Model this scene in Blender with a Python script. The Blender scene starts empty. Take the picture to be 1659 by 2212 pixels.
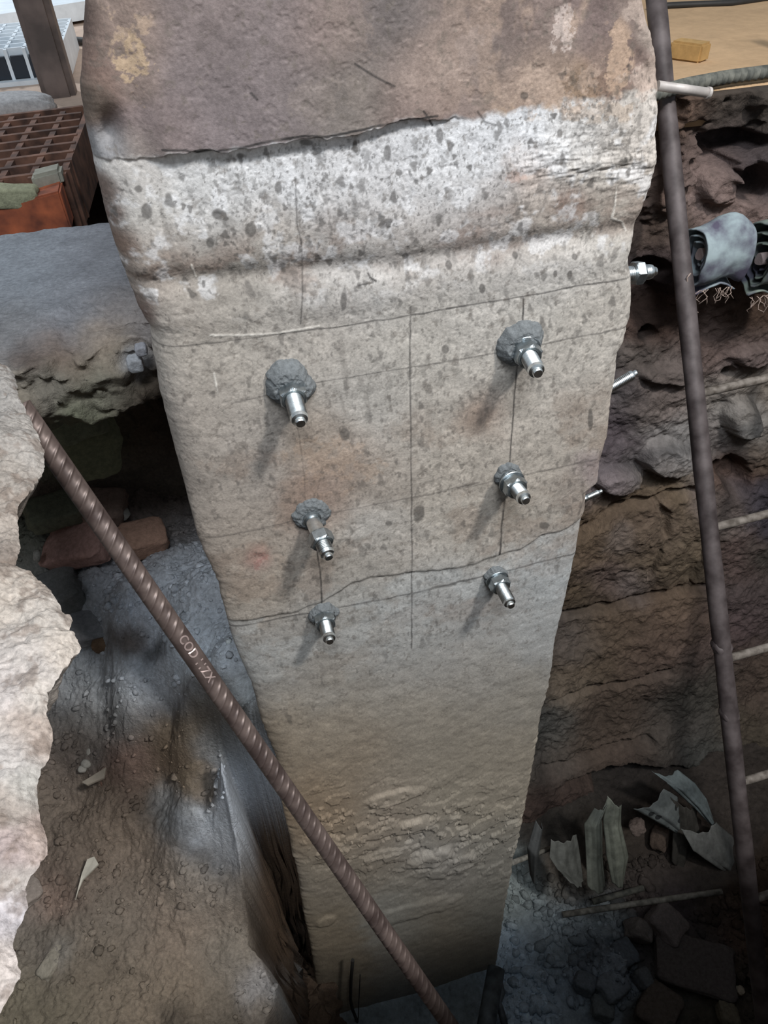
import bpy, bmesh, math, random
import numpy as np
from mathutils import Vector, Matrix
random.seed(7)
rng = np.random.RandomState(11)
S = bpy.context.scene
C = S.collection

# ------------------------------------------------------------------ camera
F = 1575.0; CX, CY = 829.5, 1106.0
_D = np.array([82.5, 1694, F]); _D /= np.linalg.norm(_D)
_H = np.array([9654, -1909, F]); _H -= _D*(_H@_D); _H /= np.linalg.norm(_H)
R = np.array([_H, np.cross(-_D, _H), -_D])
CAM = np.array([-0.15929, -0.58415, 0.51804])
cd = bpy.data.cameras.new('camera'); cam = bpy.data.objects.new('camera', cd); C.objects.link(cam)
cd.sensor_fit = 'VERTICAL'; cd.sensor_height = 36.0; cd.lens = F/2212*36.0; cd.clip_start = 0.01
m = Matrix.Identity(4)
for i in range(3):
    m[i][0] = R[i][0]; m[i][1] = -R[i][1]; m[i][2] = -R[i][2]; m[i][3] = CAM[i]
cam.matrix_world = m
S.camera = cam
S.view_settings.view_transform = 'Standard'; S.view_settings.look = 'None'
S.view_settings.gamma = 1; S.view_settings.use_curve_mapping = False
S.view_settings.exposure = 0.12

# ------------------------------------------------------------------ world and lamps
W = bpy.data.worlds.new('hall'); S.world = W; W.use_nodes = True
bg = W.node_tree.nodes['Background']; bg.inputs[0].default_value = (0.80, 0.90, 1.0, 1); bg.inputs[1].default_value = 0.32
def area(name, loc, target, sx, sy, power, col):
    l = bpy.data.lights.new(name, 'AREA'); l.shape = 'RECTANGLE'; l.size = sx; l.size_y = sy
    l.energy = power; l.color = col
    o = bpy.data.objects.new(name, l); C.objects.link(o); o.location = loc
    o.rotation_euler = (Vector(target)-Vector(loc)).to_track_quat('-Z', 'Y').to_euler()
    return o
area('work_lamp', (1.05, -1.35, 2.45), (0.0, 0.1, 0.0), 0.26, 0.26, 68, (1.0, 0.965, 0.925))
area('overhead_lamp', (-0.18, -1.50, 2.5), (-0.3, 0.1, -0.5), 1.1, 0.6, 58, (0.90, 0.95, 1.0))
_l = bpy.data.lights.new('tray_fill_spot', 'SPOT'); _l.energy = 210; _l.color = (0.86, 0.93, 1.0); _l.spot_size = 1.05; _l.spot_blend = 0.35; _l.shadow_soft_size = 0.2
_o = bpy.data.objects.new('tray_fill_spot', _l); C.objects.link(_o); _o.location = (-1.3, 3.4, 2.6); _o.rotation_euler = (Vector((-0.95, 2.45, 0.1))-Vector((-1.3, 3.4, 2.6))).to_track_quat('-Z', 'Y').to_euler()  # added spot, its cone brightening the trays and sparing the grating

# ------------------------------------------------------------------ measuring helpers (pixel of the 1659 x 2212 frame -> point)
def ray(px, py): return R@np.array([px-CX, py-CY, F])
def onY(px, py, y=0.0): v = ray(px, py); return CAM+v*((y-CAM[1])/v[1])
def onZ(px, py, z): v = ray(px, py); return CAM+v*((z-CAM[2])/v[2])
def onX(px, py, x): v = ray(px, py); return CAM+v*((x-CAM[0])/v[0])
def at(px, py, d): return CAM+ray(px, py)/F*d
def proj(P):
    q = (np.asarray(P)-CAM)@R
    return CX+F*q[..., 0]/q[..., 2], CY+F*q[..., 1]/q[..., 2]

# ------------------------------------------------------------------ noise
_perm = rng.permutation(256); _perm = np.concatenate([_perm]*4); _val = rng.rand(256)*2-1
def vnoise(x, y, z):
    x, y, z = np.broadcast_arrays(x, y, z)
    xi = np.floor(x).astype(int); yi = np.floor(y).astype(int); zi = np.floor(z).astype(int)
    fx = x-xi; fy = y-yi; fz = z-zi
    fx = fx*fx*(3-2*fx); fy = fy*fy*(3-2*fy); fz = fz*fz*(3-2*fz)
    def h(a, b, c): return _val[_perm[_perm[_perm[(xi+a) & 255]+((yi+b) & 255)]+((zi+c) & 255)] & 255]
    r = 0
    for a, wa in ((0, 1-fx), (1, fx)):
        for b, wb in ((0, 1-fy), (1, fy)):
            r = r+wa*wb*((1-fz)*h(a, b, 0)+fz*h(a, b, 1))
    return r
def fbm(P, s, o=4, g=0.5, seed=0.0):
    x, y, z = P[..., 0]*s+seed, P[..., 1]*s+seed*1.7, P[..., 2]*s-seed
    a = 1.0; r = 0.0; t = 0
    for _ in range(o):
        r = r+a*vnoise(x, y, z); t += a; a *= g; x = x*2.03+13.1; y = y*2.03+7.7; z = z*2.03+3.3
    return r/t
def ss(a, b, x):
    t = np.clip((x-a)/(b-a), 0, 1); return t*t*(3-2*t)
def lin(c):
    c = np.asarray(c, float)/255.0
    return np.where(c <= 0.04045, c/12.92, ((c+0.055)/1.055)**2.4)
def seg_dist(px, py, pts, closed=False):
    d = np.full(px.shape, 1e9)
    q = list(pts)+([pts[0]] if closed else [])
    for (x0, y0), (x1, y1) in zip(q[:-1], q[1:]):
        vx, vy = x1-x0, y1-y0; L = vx*vx+vy*vy+1e-9
        t = np.clip(((px-x0)*vx+(py-y0)*vy)/L, 0, 1)
        d = np.minimum(d, np.hypot(px-x0-t*vx, py-y0-t*vy))
    return d
def inside(px, py, pts):
    r = np.zeros(px.shape, bool); n = len(pts)
    for i in range(n):
        x0, y0 = pts[i]; x1, y1 = pts[(i+1) % n]
        if y0 == y1: continue
        c = ((y0 > py) != (y1 > py)) & (px < (x1-x0)*(py-y0)/(y1-y0)+x0)
        r ^= c
    return r
def colour_map(px, py, P, pts, warp=22, ws=9, seed=3.0, gain=1.0):
    """albedo of a surface, from a list of measured spots (px, py, radius, colour)"""
    wx = px+warp*fbm(P, ws, 4, 0.6, seed)*1.6; wy = py+warp*fbm(P, ws, 4, 0.6, seed+9)*1.6
    num = np.zeros(px.shape+(3,)); den = np.zeros(px.shape)+1e-12
    for (a, b, r, c) in pts:
        w = np.exp(-((wx-a)**2+(wy-b)**2)/(2.0*r*r))/(r*0.01)+1e-9
        num += w[..., None]*lin(c); den += w
    return num/den[..., None]*gain
def mixc(col, c, w):
    return col*(1-w[..., None])+lin(c)*w[..., None]

# ------------------------------------------------------------------ materials
def nodes(name):
    mt = bpy.data.materials.new(name); mt.use_nodes = True
    nt = mt.node_tree; return mt, nt, nt.nodes['Principled BSDF']
def earth(name, rough=0.92, ns=60, contrast=0.35, bump=0.35, bscale=140, bdist=0.004, colour=None, vor=0.0, spec=0.25):
    mt, nt, b = nodes(name); N = nt.nodes; L = nt.links
    tc = N.new('ShaderNodeTexCoord')
    if colour is None:
        at_ = N.new('ShaderNodeAttribute'); at_.attribute_name = 'Col'; src = at_.outputs['Color']
    else:
        rg = N.new('ShaderNodeRGB'); rg.outputs[0].default_value = (*lin(colour), 1); src = rg.outputs[0]
    n1 = N.new('ShaderNodeTexNoise'); n1.inputs['Scale'].default_value = ns; n1.inputs['Detail'].default_value = 8
    n1.inputs['Roughness'].default_value = 0.68
    L.new(tc.outputs['Object'], n1.inputs['Vector'])
    mr = N.new('ShaderNodeMapRange'); mr.inputs[1].default_value = 0.3; mr.inputs[2].default_value = 0.7
    mr.inputs[3].default_value = 1-contrast; mr.inputs[4].default_value = 1+contrast
    L.new(n1.outputs[0], mr.inputs[0])
    mx = N.new('ShaderNodeVectorMath'); mx.operation = 'SCALE'
    L.new(src, mx.inputs[0]); L.new(mr.outputs[0], mx.inputs['Scale'])
    L.new(mx.outputs[0], b.inputs['Base Color'])
    n2 = N.new('ShaderNodeTexNoise'); n2.inputs['Scale'].default_value = bscale; n2.inputs['Detail'].default_value = 6
    n2.inputs['Roughness'].default_value = 0.65
    L.new(tc.outputs['Object'], n2.inputs['Vector'])
    h = n2.outputs[0]
    if vor:
        v = N.new('ShaderNodeTexVoronoi'); v.inputs['Scale'].default_value = vor
        L.new(tc.outputs['Object'], v.inputs['Vector'])
        ad = N.new('ShaderNodeMath'); ad.operation = 'ADD'; L.new(h, ad.inputs[0]); L.new(v.outputs['Distance'], ad.inputs[1]); h = ad.outputs[0]
    bp = N.new('ShaderNodeBump'); bp.inputs['Strength'].default_value = bump; bp.inputs['Distance'].default_value = bdist
    L.new(h, bp.inputs['Height']); L.new(bp.outputs[0], b.inputs['Normal'])
    b.inputs['Roughness'].default_value = rough; b.inputs['Specular IOR Level'].default_value = spec
    return mt
def metal(name, colour, rough=0.3, metallic=1.0, ns=80, contrast=0.15, bump=0.05, c2=None):
    mt, nt, b = nodes(name); N = nt.nodes; L = nt.links
    tc = N.new('ShaderNodeTexCoord'); n1 = N.new('ShaderNodeTexNoise'); n1.inputs['Scale'].default_value = ns; n1.inputs['Detail'].default_value = 6
    L.new(tc.outputs['Object'], n1.inputs['Vector'])
    cr = N.new('ShaderNodeValToRGB'); a = lin(colour); bb = lin(c2) if c2 else a*(1-contrast)
    cr.color_ramp.elements[0].color = (*bb, 1); cr.color_ramp.elements[1].color = (*np.minimum(1, a*(1+contrast*0.4)), 1)
    cr.color_ramp.elements[0].position = 0.35; cr.color_ramp.elements[1].position = 0.65
    L.new(n1.outputs[0], cr.inputs[0]); L.new(cr.outputs[0], b.inputs['Base Color'])
    bp = N.new('ShaderNodeBump'); bp.inputs['Strength'].default_value = bump; bp.inputs['Distance'].default_value = 0.002
    L.new(n1.outputs[0], bp.inputs['Height']); L.new(bp.outputs[0], b.inputs['Normal'])
    b.inputs['Metallic'].default_value = metallic; b.inputs['Roughness'].default_value = rough
    return mt
M = {}
M['column'] = earth('column concrete', 0.9, 420, 0.20, 0.35, 420, 0.0014)
M['soil'] = earth('soil and mortar dust', 0.95, 160, 0.28, 0.7, 200, 0.006)
M['wallsoil'] = earth('dug earth wall', 0.95, 60, 0.30, 0.7, 120, 0.008)
M['slab'] = earth('broken concrete', 0.9, 300, 0.35, 0.6, 260, 0.0025)
M['ground'] = earth('dusty ground', 0.9, 30, 0.12, 0.3, 90, 0.004)
M['zinc'] = metal('zinc plated steel', (240, 246, 248), 0.30, 1.0, 220, 0.2, 0.05)
M['zincdull'] = metal('dull zinc nut', (176, 184, 188), 0.42, 1.0, 200, 0.25, 0.1)
M['rebar'] = metal('brown rusted rebar steel', (110, 97, 92), 0.45, 0.35, 40, 0.3, 0.25, (78, 66, 63))
M['rebarletter'] = metal('worn raised rebar steel', (168, 150, 145), 0.42, 0.4, 60, 0.2, 0.1)
M['ladder'] = metal('grey brown painted steel', (94, 86, 86), 0.62, 0.15, 25, 0.3, 0.25, (58, 50, 50))
M['rung'] = metal('dusty steel rung', (140, 132, 124), 0.7, 0.1, 60, 0.3, 0.3, (90, 82, 74))
M['grout'] = earth('grey anchor grout', 0.95, 300, 0.3, 0.8, 380, 0.002, (112, 116, 118))

# ------------------------------------------------------------------ object helpers
def tag(o, label=None, cat=None, group=None, kind=None):
    if label: o['label'] = label
    if cat: o['category'] = cat
    if group: o['group'] = group
    if kind: o['kind'] = kind
    return o
def link(name, me, mat=None, parent=None, smooth=True):
    o = bpy.data.objects.new(name, me); C.objects.link(o)
    if mat is not None: me.materials.append(mat)
    if smooth: me.polygons.foreach_set('use_smooth', [True]*len(me.polygons))
    if parent is not None: o.parent = parent
    return o
def empty(name, loc=(0, 0, 0)):
    o = bpy.data.objects.new(name, None); o.empty_display_size = 0.02; C.objects.link(o); o.location = loc; return o
def raw_mesh(name, V, Fq, col=None):
    me = bpy.data.meshes.new(name)
    V = np.asarray(V, np.float32).reshape(-1, 3); Fq = np.asarray(Fq, np.int32)
    me.vertices.add(len(V)); me.vertices.foreach_set('co', V.ravel())
    k = Fq.shape[1]; me.loops.add(Fq.size); me.polygons.add(len(Fq))
    me.loops.foreach_set('vertex_index', Fq.ravel())
    me.polygons.foreach_set('loop_start', np.arange(0, Fq.size, k, dtype=np.int32))
    try: me.polygons.foreach_set('loop_total', np.full(len(Fq), k, np.int32))
    except Exception: pass
    me.update(calc_edges=True); me.validate()
    if col is not None:
        a = me.attributes.new('Col', 'FLOAT_COLOR', 'POINT')
        c4 = np.ones((len(V), 4), np.float32); c4[:, :3] = np.clip(col.reshape(-1, 3), 0, 0.95); a.data.foreach_set('color', c4.ravel())
    return me
def grid_faces(nr, nc, wrap=False, flip=False):
    i = np.arange(nr-1)[:, None]; j = np.arange(nc if wrap else nc-1)[None, :]; j2 = (j+1) % nc
    a = i*nc+j; b = i*nc+j2; c = (i+1)*nc+j2; d = (i+1)*nc+j
    a, b, c, d = np.broadcast_arrays(a, b, c, d)
    q = np.stack([a, b, c, d], -1).reshape(-1, 4)
    return q[:, ::-1] if flip else q
def grid_mesh(name, P, col=None, flip=False, wrap=False):
    nr, nc = P.shape[:2]
    return raw_mesh(name, P, grid_faces(nr, nc, wrap, flip), col)
def bm_mesh(name, bm, mat, parent=None, smooth=False):
    bmesh.ops.recalc_face_normals(bm, faces=bm.faces)
    me = bpy.data.meshes.new(name); bm.to_mesh(me); bm.free()
    return link(name, me, mat, parent, smooth)
def frame(d):
    d = Vector(d).normalized(); u = d.orthogonal().normalized(); return u, d.cross(u), d
def tube(name, pts, r, mat, parent=None, n=14, prof=None, smooth=True, wob=0.0):
    """swept round bar through pts, capped"""
    pts = [Vector(tuple(p)) for p in pts]; V = []; Fc = []
    u = None; rows = []
    for i, p in enumerate(pts):
        d = (pts[min(i+1, len(pts)-1)]-pts[max(i-1, 0)]).normalized()
        if u is None: u = d.orthogonal().normalized()
        u = (u-d*u.dot(d)).normalized(); v = d.cross(u)
        rr = r[i] if isinstance(r, (list, tuple)) else r
        rows.append([p+(u*math.cos(a)+v*math.sin(a))*rr*(1+wob*math.sin(3*a+i)) for a in [2*math.pi*k/n for k in range(n)]])
    bm = bmesh.new()
    vr = [[bm.verts.new(q) for q in row] for row in rows]
    for a, b in zip(vr[:-1], vr[1:]):
        for k in range(n): bm.faces.new((a[k], a[(k+1) % n], b[(k+1) % n], b[k]))
    bm.faces.new(vr[0][::-1]); bm.faces.new(vr[-1])
    o = bm_mesh(name, bm, mat, parent, False)
    if smooth:
        o.data.polygons.foreach_set('use_smooth', [len(p.vertices) == 4 for p in o.data.polygons])
    return o
def obox(bm, c, ax, ay, az):
    """box with centre c and half axes"""
    c, ax, ay, az = Vector(tuple(c)), Vector(tuple(ax)), Vector(tuple(ay)), Vector(tuple(az)); vs = []
    for k in (-1, 1):
        for j in (-1, 1):
            for i in (-1, 1): vs.append(bm.verts.new(c+ax*i+ay*j+az*k))
    for f in ((0, 1, 3, 2), (4, 6, 7, 5), (0, 4, 5, 1), (2, 3, 7, 6), (0, 2, 6, 4), (1, 5, 7, 3)):
        bm.faces.new([vs[i] for i in f])
def rock(name, c, size, rot, colour, label=None, cat='stone', box=0.5, amp=0.12, seed=0.0, mat=None, parent=None, sub=4, rough_s=2.2, group=None):
    bm = bmesh.new(); bmesh.ops.create_icosphere(bm, subdivisions=sub, radius=1)
    P = np.array([v.co[:] for v in bm.verts]); e = 1-box*0.8
    P = np.sign(P)*np.abs(P)**e; P /= np.maximum(1e-6, (np.abs(P)**(2+box*8)).sum(1)**(1/(2+box*8)))[:, None]
    P = P*(1+amp*fbm(P, rough_s, 4, 0.55, 5+seed)[:, None]*2)
    P = P*np.array(size)
    Rm = np.array(Matrix.Rotation(rot[2], 3, 'Z')@Matrix.Rotation(rot[1], 3, 'Y')@Matrix.Rotation(rot[0], 3, 'X'))
    P = P@Rm.T
    for v, p in zip(bm.verts, P): v.co = p
    mt = mat or earth(name+' surface', 0.93, 110, 0.3, 0.6, 200, 0.004, colour)
    o = bm_mesh(name, bm, mt, parent, True); o.location = tuple(c)
    if label: tag(o, label, cat, group)
    return o

# ================================================================== THE COLUMN
EL = [(-200, 180), (0, 183), (110, 174), (200, 168), (265, 176), (330, 190), (420, 212), (500, 230), (600, 262), (690, 300), (730, 325), (780, 330), (870, 345), (960, 368), (1070, 400), (1170, 428), (1270, 470), (1340, 490), (1400, 505), (1490, 545), (1570, 566), (1650, 600), (1750, 612), (1870, 640), (1960, 655), (2050, 672), (2100, 680), (2180, 690), (2250, 700), (2400, 740)]
ER = [(-200, 1385), (0, 1397), (60, 1408), (110, 1428), (160, 1434), (200, 1436), (240, 1437), (290, 1428), (350, 1425), (400, 1413), (440, 1398), (490, 1385), (520, 1375), (560, 1365), (600, 1371), (680, 1368), (740, 1355), (765, 1341), (800, 1338), (860, 1328), (950, 1318), (1000, 1302), (1045, 1298), (1065, 1272), (1100, 1270), (1200, 1250), (1270, 1232), (1330, 1220), (1400, 1203), (1470, 1193), (1560, 1170), (1640, 1158), (1750, 1135), (1870, 1110), (1950, 1095), (2060, 1078), (2150, 1060), (2250, 1040), (2400, 1010)]
def edge_x(tab, z):
    y = np.array([a for a, _ in tab]); P = np.array([onY(b, a) for a, b in tab])
    o = np.argsort(P[:, 2]); return np.interp(z, P[o, 2], P[o, 0])
def build_column():
    NR, NC = 1120, 520
    ymid = np.linspace(-90, 2300, NR)
    zrow = np.array([onY(880, y)[2] for y in ymid])
    s = np.linspace(0, 1, NC)
    zero = np.zeros(NR)
    def jag(z, seed, a=0.003):
        P = np.stack([zero+seed, zero, z], -1)
        lo = ss(-0.2, -0.9, z)
        return a*0.7*fbm(P, 23, 4, 0.7, seed)*(0.5+np.abs(fbm(P, 9, 2, 0.5, seed+8))*2)+(0.0008+0.005*lo)*fbm(P, 150, 4, 0.65, seed+4)*(0.4+1.6*np.abs(fbm(P, 20, 2, 0.5, seed+2)))
    xl = edge_x(EL, zrow)+jag(zrow, 2); xr = edge_x(ER, zrow)+jag(zrow, 6)
    X = xl[:, None]+(xr-xl)[:, None]*s[None, :]
    Z = np.repeat(zrow[:, None], NC, 1)
    P = np.stack([X, X*0, Z], -1)
    px, py = proj(P)
    # --- relief, metres towards the viewer
    H = 0.0010*fbm(P, 60, 4, 0.55)+0.0022*fbm(P, 11, 4, 0.5, 2)-0.0004*ss(0.25, 0.45, fbm(P, 130, 3, 0.6, 77))
    lipn = 0.357+0.010*fbm(P, 20, 5, 0.65, 8)
    up = ss(-0.0006, 0.0012, Z-lipn)
    H += up*0.007*(1-ss(-0.02, 0.06, X))*(1-0.8*ss(-0.175, -0.195, X))
    H += 0.003*ss(0.22, 0.30, Z)*ss(-0.25, 0, -abs(Z-0.3))
    gr = np.exp(-((Z-(0.248+0.012*ss(0.0, -0.2, X)+0.004*fbm(P, 14, 3, 0.5, 4)))/0.010)**2)
    H -= 0.0042*gr
    H += 0.0018*np.exp(-((Z-0.222)/0.014)**2)
    lipl = [(480, 1352), (560, 1338), (640, 1322), (700, 1300), (760, 1262), (800, 1248), (890, 1240), (1000, 1226), (1080, 1200), (1120, 1190), (1170, 1158), (1210, 1148), (1260, 1120)]
    ly = np.interp(px, [a for a, _ in lipl], [b for _, b in lipl])+6*fbm(P, 40, 3)
    below = ss(-4, 4, py-ly)
    H -= 0.0022*below*ss(-0.55, -0.3, Z)
    # notch at the broken upper left corner
    nt_ = np.exp(-(((px-238)/26)**2+((py-285)/45)**2))
    H -= 0.013*nt_
    # spalled lower band, thin flakes
    lo = np.exp(-((py-1800)/95)**2)*ss(620, 700, px)
    t = fbm(P*np.array([1, 1, 0.9]), 22, 5, 0.55, 12)*3.0
    terr = np.floor(t)+ss(0.0, 0.12, t-np.floor(t))
    H += lo*0.0035*terr
    for (a, b, r1, r2, hh) in [(930, 1850, 46, 16, 0.016), (850, 1720, 55, 14, 0.008), (860, 1790, 80, 12, 0.008), (970, 1870, 60, 20, 0.008), (760, 1840, 50, 12, 0.006), (900, 1965, 90, 18, 0.007), (705, 1990, 20, 10, 0.006)]:
        xx = (px-a)+0.35*(py-b); yy = (py-b)+0.25*(px-a)
        H += hh*0.6*ss(1.25, 0.7, np.hypot(xx/r1, yy/r2)+0.25*fbm(P, 50, 3, 0.5, a))
    wr = ss(1330, 1440, px)*np.exp(-((py-150)/130)**2)   # broken right arris near the top
    H -= wr*(0.006+0.008*fbm(P, 60, 3))
    H += ss(1080, 1180, px)*np.exp(-((py-360)/70)**2)*0.004*fbm(P*np.array([1, 1, 4]), 25, 4, 0.6, 5)
    # cracks and pencil lines
    lines = [
        ([(330, 757), (455, 742), (560, 728), (700, 711), (890, 681), (1035, 655), (1130, 640), (1262, 616), (1374, 598)], 1.1, 0.50),
        ([(965, 668), (1035, 655)], 1.6, 0.55), ([(500, 872), (680, 828), (890, 793), (990, 777), (1355, 708)], 1.0, 0.42),
        ([(890, 793), (990, 776)], 1.4, 0.3), ([(1305, 717), (1330, 711)], 1.6, 0.4),
        ([(400, 1172), (540, 1148), (640, 1124), (850, 1083), (1080, 1038), (1290, 992)], 1.0, 0.33),
        ([(1165, 1020), (1270, 995)], 1.3, 0.35), ([(955, 1061), (1035, 1042)], 1.1, 0.4),
        ([(490, 1366), (600, 1340), (760, 1310), (890, 1284), (1000, 1258), (1250, 1196)], 1.1, 0.5),
        ([(900, 1282), (985, 1265)], 1.5, 0.4),
        ([(887, 662), (886, 790), (888, 1000), (890, 1200), (890, 1402)], 1.3, 0.45), ([(886, 700), (888, 990)], 1.7, 0.25),
        ([(1131, 645), (1128, 715)], 1.6, 0.6), ([(1117, 790), (1108, 900), (1100, 1005)], 1.2, 0.55), ([(1090, 1080), (1085, 1130), (1080, 1200)], 1.7, 0.75),
        ([(640, 905), (655, 1000), (660, 1090)], 1.0, 0.22), ([(685, 1190), (692, 1240), (697, 1320)], 1.3, 0.6),
        ([(637, 380), (640, 480), (650, 520), (655, 580), (650, 700)], 1.2, 0.45), ([(800, 600), (812, 606)], 2.0, 0.6), ([(775, 616), (806, 609), (796, 592)], 1.5, 0.6),
        ([(760, 132), (800, 158), (845, 180)], 2.4, 0.5), ([(540, 195), (552, 208)], 3.0, 0.5),
        ([(1075, 615), (1100, 590), (1190, 400), (1245, 270)], 2.0, 0.18),
        ([(1250, 1110), (1262, 1080), (1258, 1060)], 2.2, 0.35),
        ([(1030, 240), (1046, 262), (1070, 268)], 2.0, 0.5), ([(350, 318), (400, 316), (425, 326), (470, 318), (520, 311), (560, 300), (650, 285), (700, 287), (820, 262), (940, 246)], 2.6, 0.62),
        ([(910, 235), (918, 246), (932, 268)], 2.2, 0.6),
    ]
    # --- albedo
    base = [(260, 60, 45, (136, 118, 108)), (215, 150, 45, (120, 98, 88)), (290, 120, 30, (130, 114, 106)), (300, 180, 22, (128, 112, 104)), (190, 60, 20, (84, 68, 62)), (190, 220, 22, (98, 86, 76)),
            (450, 80, 90, (122, 110, 108)), (450, 220, 80, (122, 112, 113)), (600, 150, 80, (118, 108, 108)), (700, 80, 50, (128, 112, 106)), (740, 180, 60, (120, 112, 106)), (850, 60, 50, (108, 100, 98)), (900, 130, 40, (138, 122, 114)), (950, 150, 40, (150, 132, 122)), (1000, 50, 50, (120, 106, 100)), (1060, 130, 60, (108, 98, 94)), (930, 215, 60, (126, 110, 104)), (350, 270, 50, (126, 112, 110)),
            (1120, 80, 50, (122, 106, 100)), (1225, 75, 26, (140, 124, 116)), (1180, 150, 30, (140, 122, 110)), (1290, 60, 40, (118, 102, 98)), (1330, 120, 22, (126, 108, 98)), (1365, 110, 18, (110, 92, 86)), (1370, 30, 22, (130, 114, 106)), (1160, 190, 40, (165, 142, 126)), (1250, 215, 40, (150, 126, 104)), (1340, 190, 35, (120, 98, 88)), (1400, 180, 25, (160, 142, 130)), (1100, 230, 40, (150, 130, 116)), (1410, 80, 15, (150, 136, 126)),
            (300, 340, 30, (132, 122, 116)), (240, 350, 26, (128, 128, 130)), (300, 400, 36, (176, 172, 168)), (330, 470, 36, (180, 177, 172)), (450, 400, 60, (196, 196, 196)), (600, 370, 70, (205, 206, 208)), (750, 370, 80, (200, 200, 202)), (900, 330, 70, (202, 203, 206)), (1020, 320, 60, (204, 205, 208)), (1150, 310, 60, (206, 208, 212)), (1250, 300, 50, (196, 193, 190)), (1350, 300, 50, (186, 178, 170)), (1380, 400, 50, (182, 172, 162)), (1250, 380, 50, (176, 170, 162)), (700, 450, 80, (196, 194, 194)), (850, 430, 80, (192, 190, 190)), (1000, 420, 60, (196, 196, 197)), (1120, 370, 26, (182, 160, 146)), (1140, 430, 50, (176, 164, 154)), (1220, 440, 24, (138, 118, 108)), (480, 480, 60, (190, 188, 186)), (230, 420, 14, (110, 94, 86)), (270, 530, 16, (118, 98, 86)), (250, 470, 12, (110, 92, 84)), (305, 680, 16, (110, 92, 84)),
            (350, 560, 50, (150, 138, 128)), (500, 540, 60, (140, 132, 122)), (450, 600, 60, (150, 143, 134)), (620, 540, 60, (142, 134, 124)), (760, 530, 60, (150, 140, 130)), (900, 505, 60, (150, 138, 128)), (1040, 485, 50, (140, 124, 114)), (1180, 480, 50, (144, 132, 120)), (1300, 450, 40, (158, 148, 136)), (600, 500, 40, (178, 168, 158)), (1320, 520, 60, (184, 178, 170)), (1000, 560, 80, (186, 182, 178)), (780, 590, 60, (180, 178, 176)), (640, 610, 50, (172, 168, 164)), (1200, 560, 60, (190, 186, 182)), (560, 660, 60, (164, 158, 150)), (400, 680, 50, (158, 150, 142)), (420, 740, 40, (164, 156, 146)),
            (500, 800, 90, (168, 160, 150)), (700, 760, 90, (174, 166, 157)), (900, 740, 80, (178, 172, 163)), (1000, 700, 80, (182, 176, 168)), (1200, 700, 90, (186, 180, 171)), (1300, 700, 50, (180, 172, 162)), (800, 880, 70, (172, 168, 162)), (950, 880, 80, (176, 168, 158)), (1200, 850, 80, (178, 170, 160)), (1290, 900, 40, (166, 154, 142)), (1050, 890, 26, (150, 130, 116)), (430, 900, 60, (162, 152, 142)), (560, 960, 60, (160, 152, 144)), (500, 1050, 70, (156, 146, 136)), (740, 1010, 60, (164, 144, 128)), (680, 950, 40, (160, 146, 132)), (700, 1060, 40, (152, 132, 120)), (830, 1050, 40, (165, 156, 146)), (960, 1000, 80, (174, 164, 152)), (1180, 1000, 70, (178, 168, 156)), (1240, 1060, 30, (158, 146, 136)), (1280, 1010, 16, (148, 134, 132)),
            (560, 1210, 14, (168, 132, 122)), (520, 1200, 50, (164, 152, 140)), (560, 1290, 50, (166, 154, 140)), (760, 1200, 50, (168, 160, 150)), (810, 1140, 30, (178, 174, 168)), (860, 1180, 40, (172, 164, 154)), (1000, 1140, 60, (176, 168, 157)), (1150, 1120, 50, (176, 167, 155)), (800, 1320, 60, (172, 170, 165)), (1000, 1320, 80, (172, 172, 170)), (1180, 1230, 50, (178, 180, 180)), (1150, 1350, 50, (166, 166, 164)), (600, 1400, 60, (160, 158, 154)), (720, 1400, 50, (164, 158, 150)), (850, 1400, 60, (164, 162, 158)), (640, 1440, 50, (156, 152, 146)), (1000, 1420, 60, (160, 156, 150)),
            (700, 1520, 70, (158, 150, 138)), (900, 1530, 80, (156, 148, 136)), (1080, 1500, 60, (156, 150, 140)), (640, 1600, 50, (160, 145, 125)), (760, 1640, 60, (155, 140, 120)), (950, 1640, 80, (158, 148, 132)), (1080, 1640, 60, (160, 150, 134)), (700, 1760, 60, (168, 146, 120)), (850, 1740, 50, (165, 152, 136)), (1000, 1760, 60, (165, 155, 138)), (800, 1840, 60, (162, 150, 134)), (950, 1860, 50, (168, 164, 158)), (1060, 1860, 40, (162, 158, 148)), (700, 1900, 50, (160, 150, 134)), (900, 1950, 60, (165, 158, 144)), (850, 1975, 40, (172, 172, 165)), (720, 2020, 40, (160, 146, 124)), (950, 2050, 60, (156, 146, 128)), (1050, 1980, 40, (158, 156, 146)), (750, 2120, 40, (150, 138, 118)), (900, 2150, 60, (150, 150, 146)), (1000, 2100, 40, (155, 150, 138)), (850, 2230, 60, (130, 135, 138))]
    hi = [b_ for b_ in base if onY(b_[0], b_[1])[2] > 0.352]; lo_ = [b_ for b_ in base if onY(b_[0], b_[1])[2] <= 0.352]
    bm_ = ss(-0.002, 0.003, Z-lipn-0.004*fbm(P, 70, 4, 0.65, 83)-0.012*ss(1050, 1150, px)*fbm(P, 40, 4, 0.65, 84))[..., None]
    col = colour_map(px, py, P, hi, 20, 16)*bm_+colour_map(px, py, P, lo_, 20, 16)*(1-bm_)
    # patchy worn skin
    n = fbm(P, 38, 5, 0.65, 20); n2 = fbm(P, 90, 4, 0.6, 31)
    col = col*(1+0.20*np.clip(n, -1, 1)+0.10*n2)[..., None]
    upm = up*(1-ss(1000, 1200, px)*0.3)
    w = ss(0.16, 0.30, fbm(P*np.array([1, 1, 0.5]), 26, 5, 0.62, 40))*up*ss(820, 1200, px)*0.6
    col = mixc(col, (176, 152, 134), w)
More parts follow.
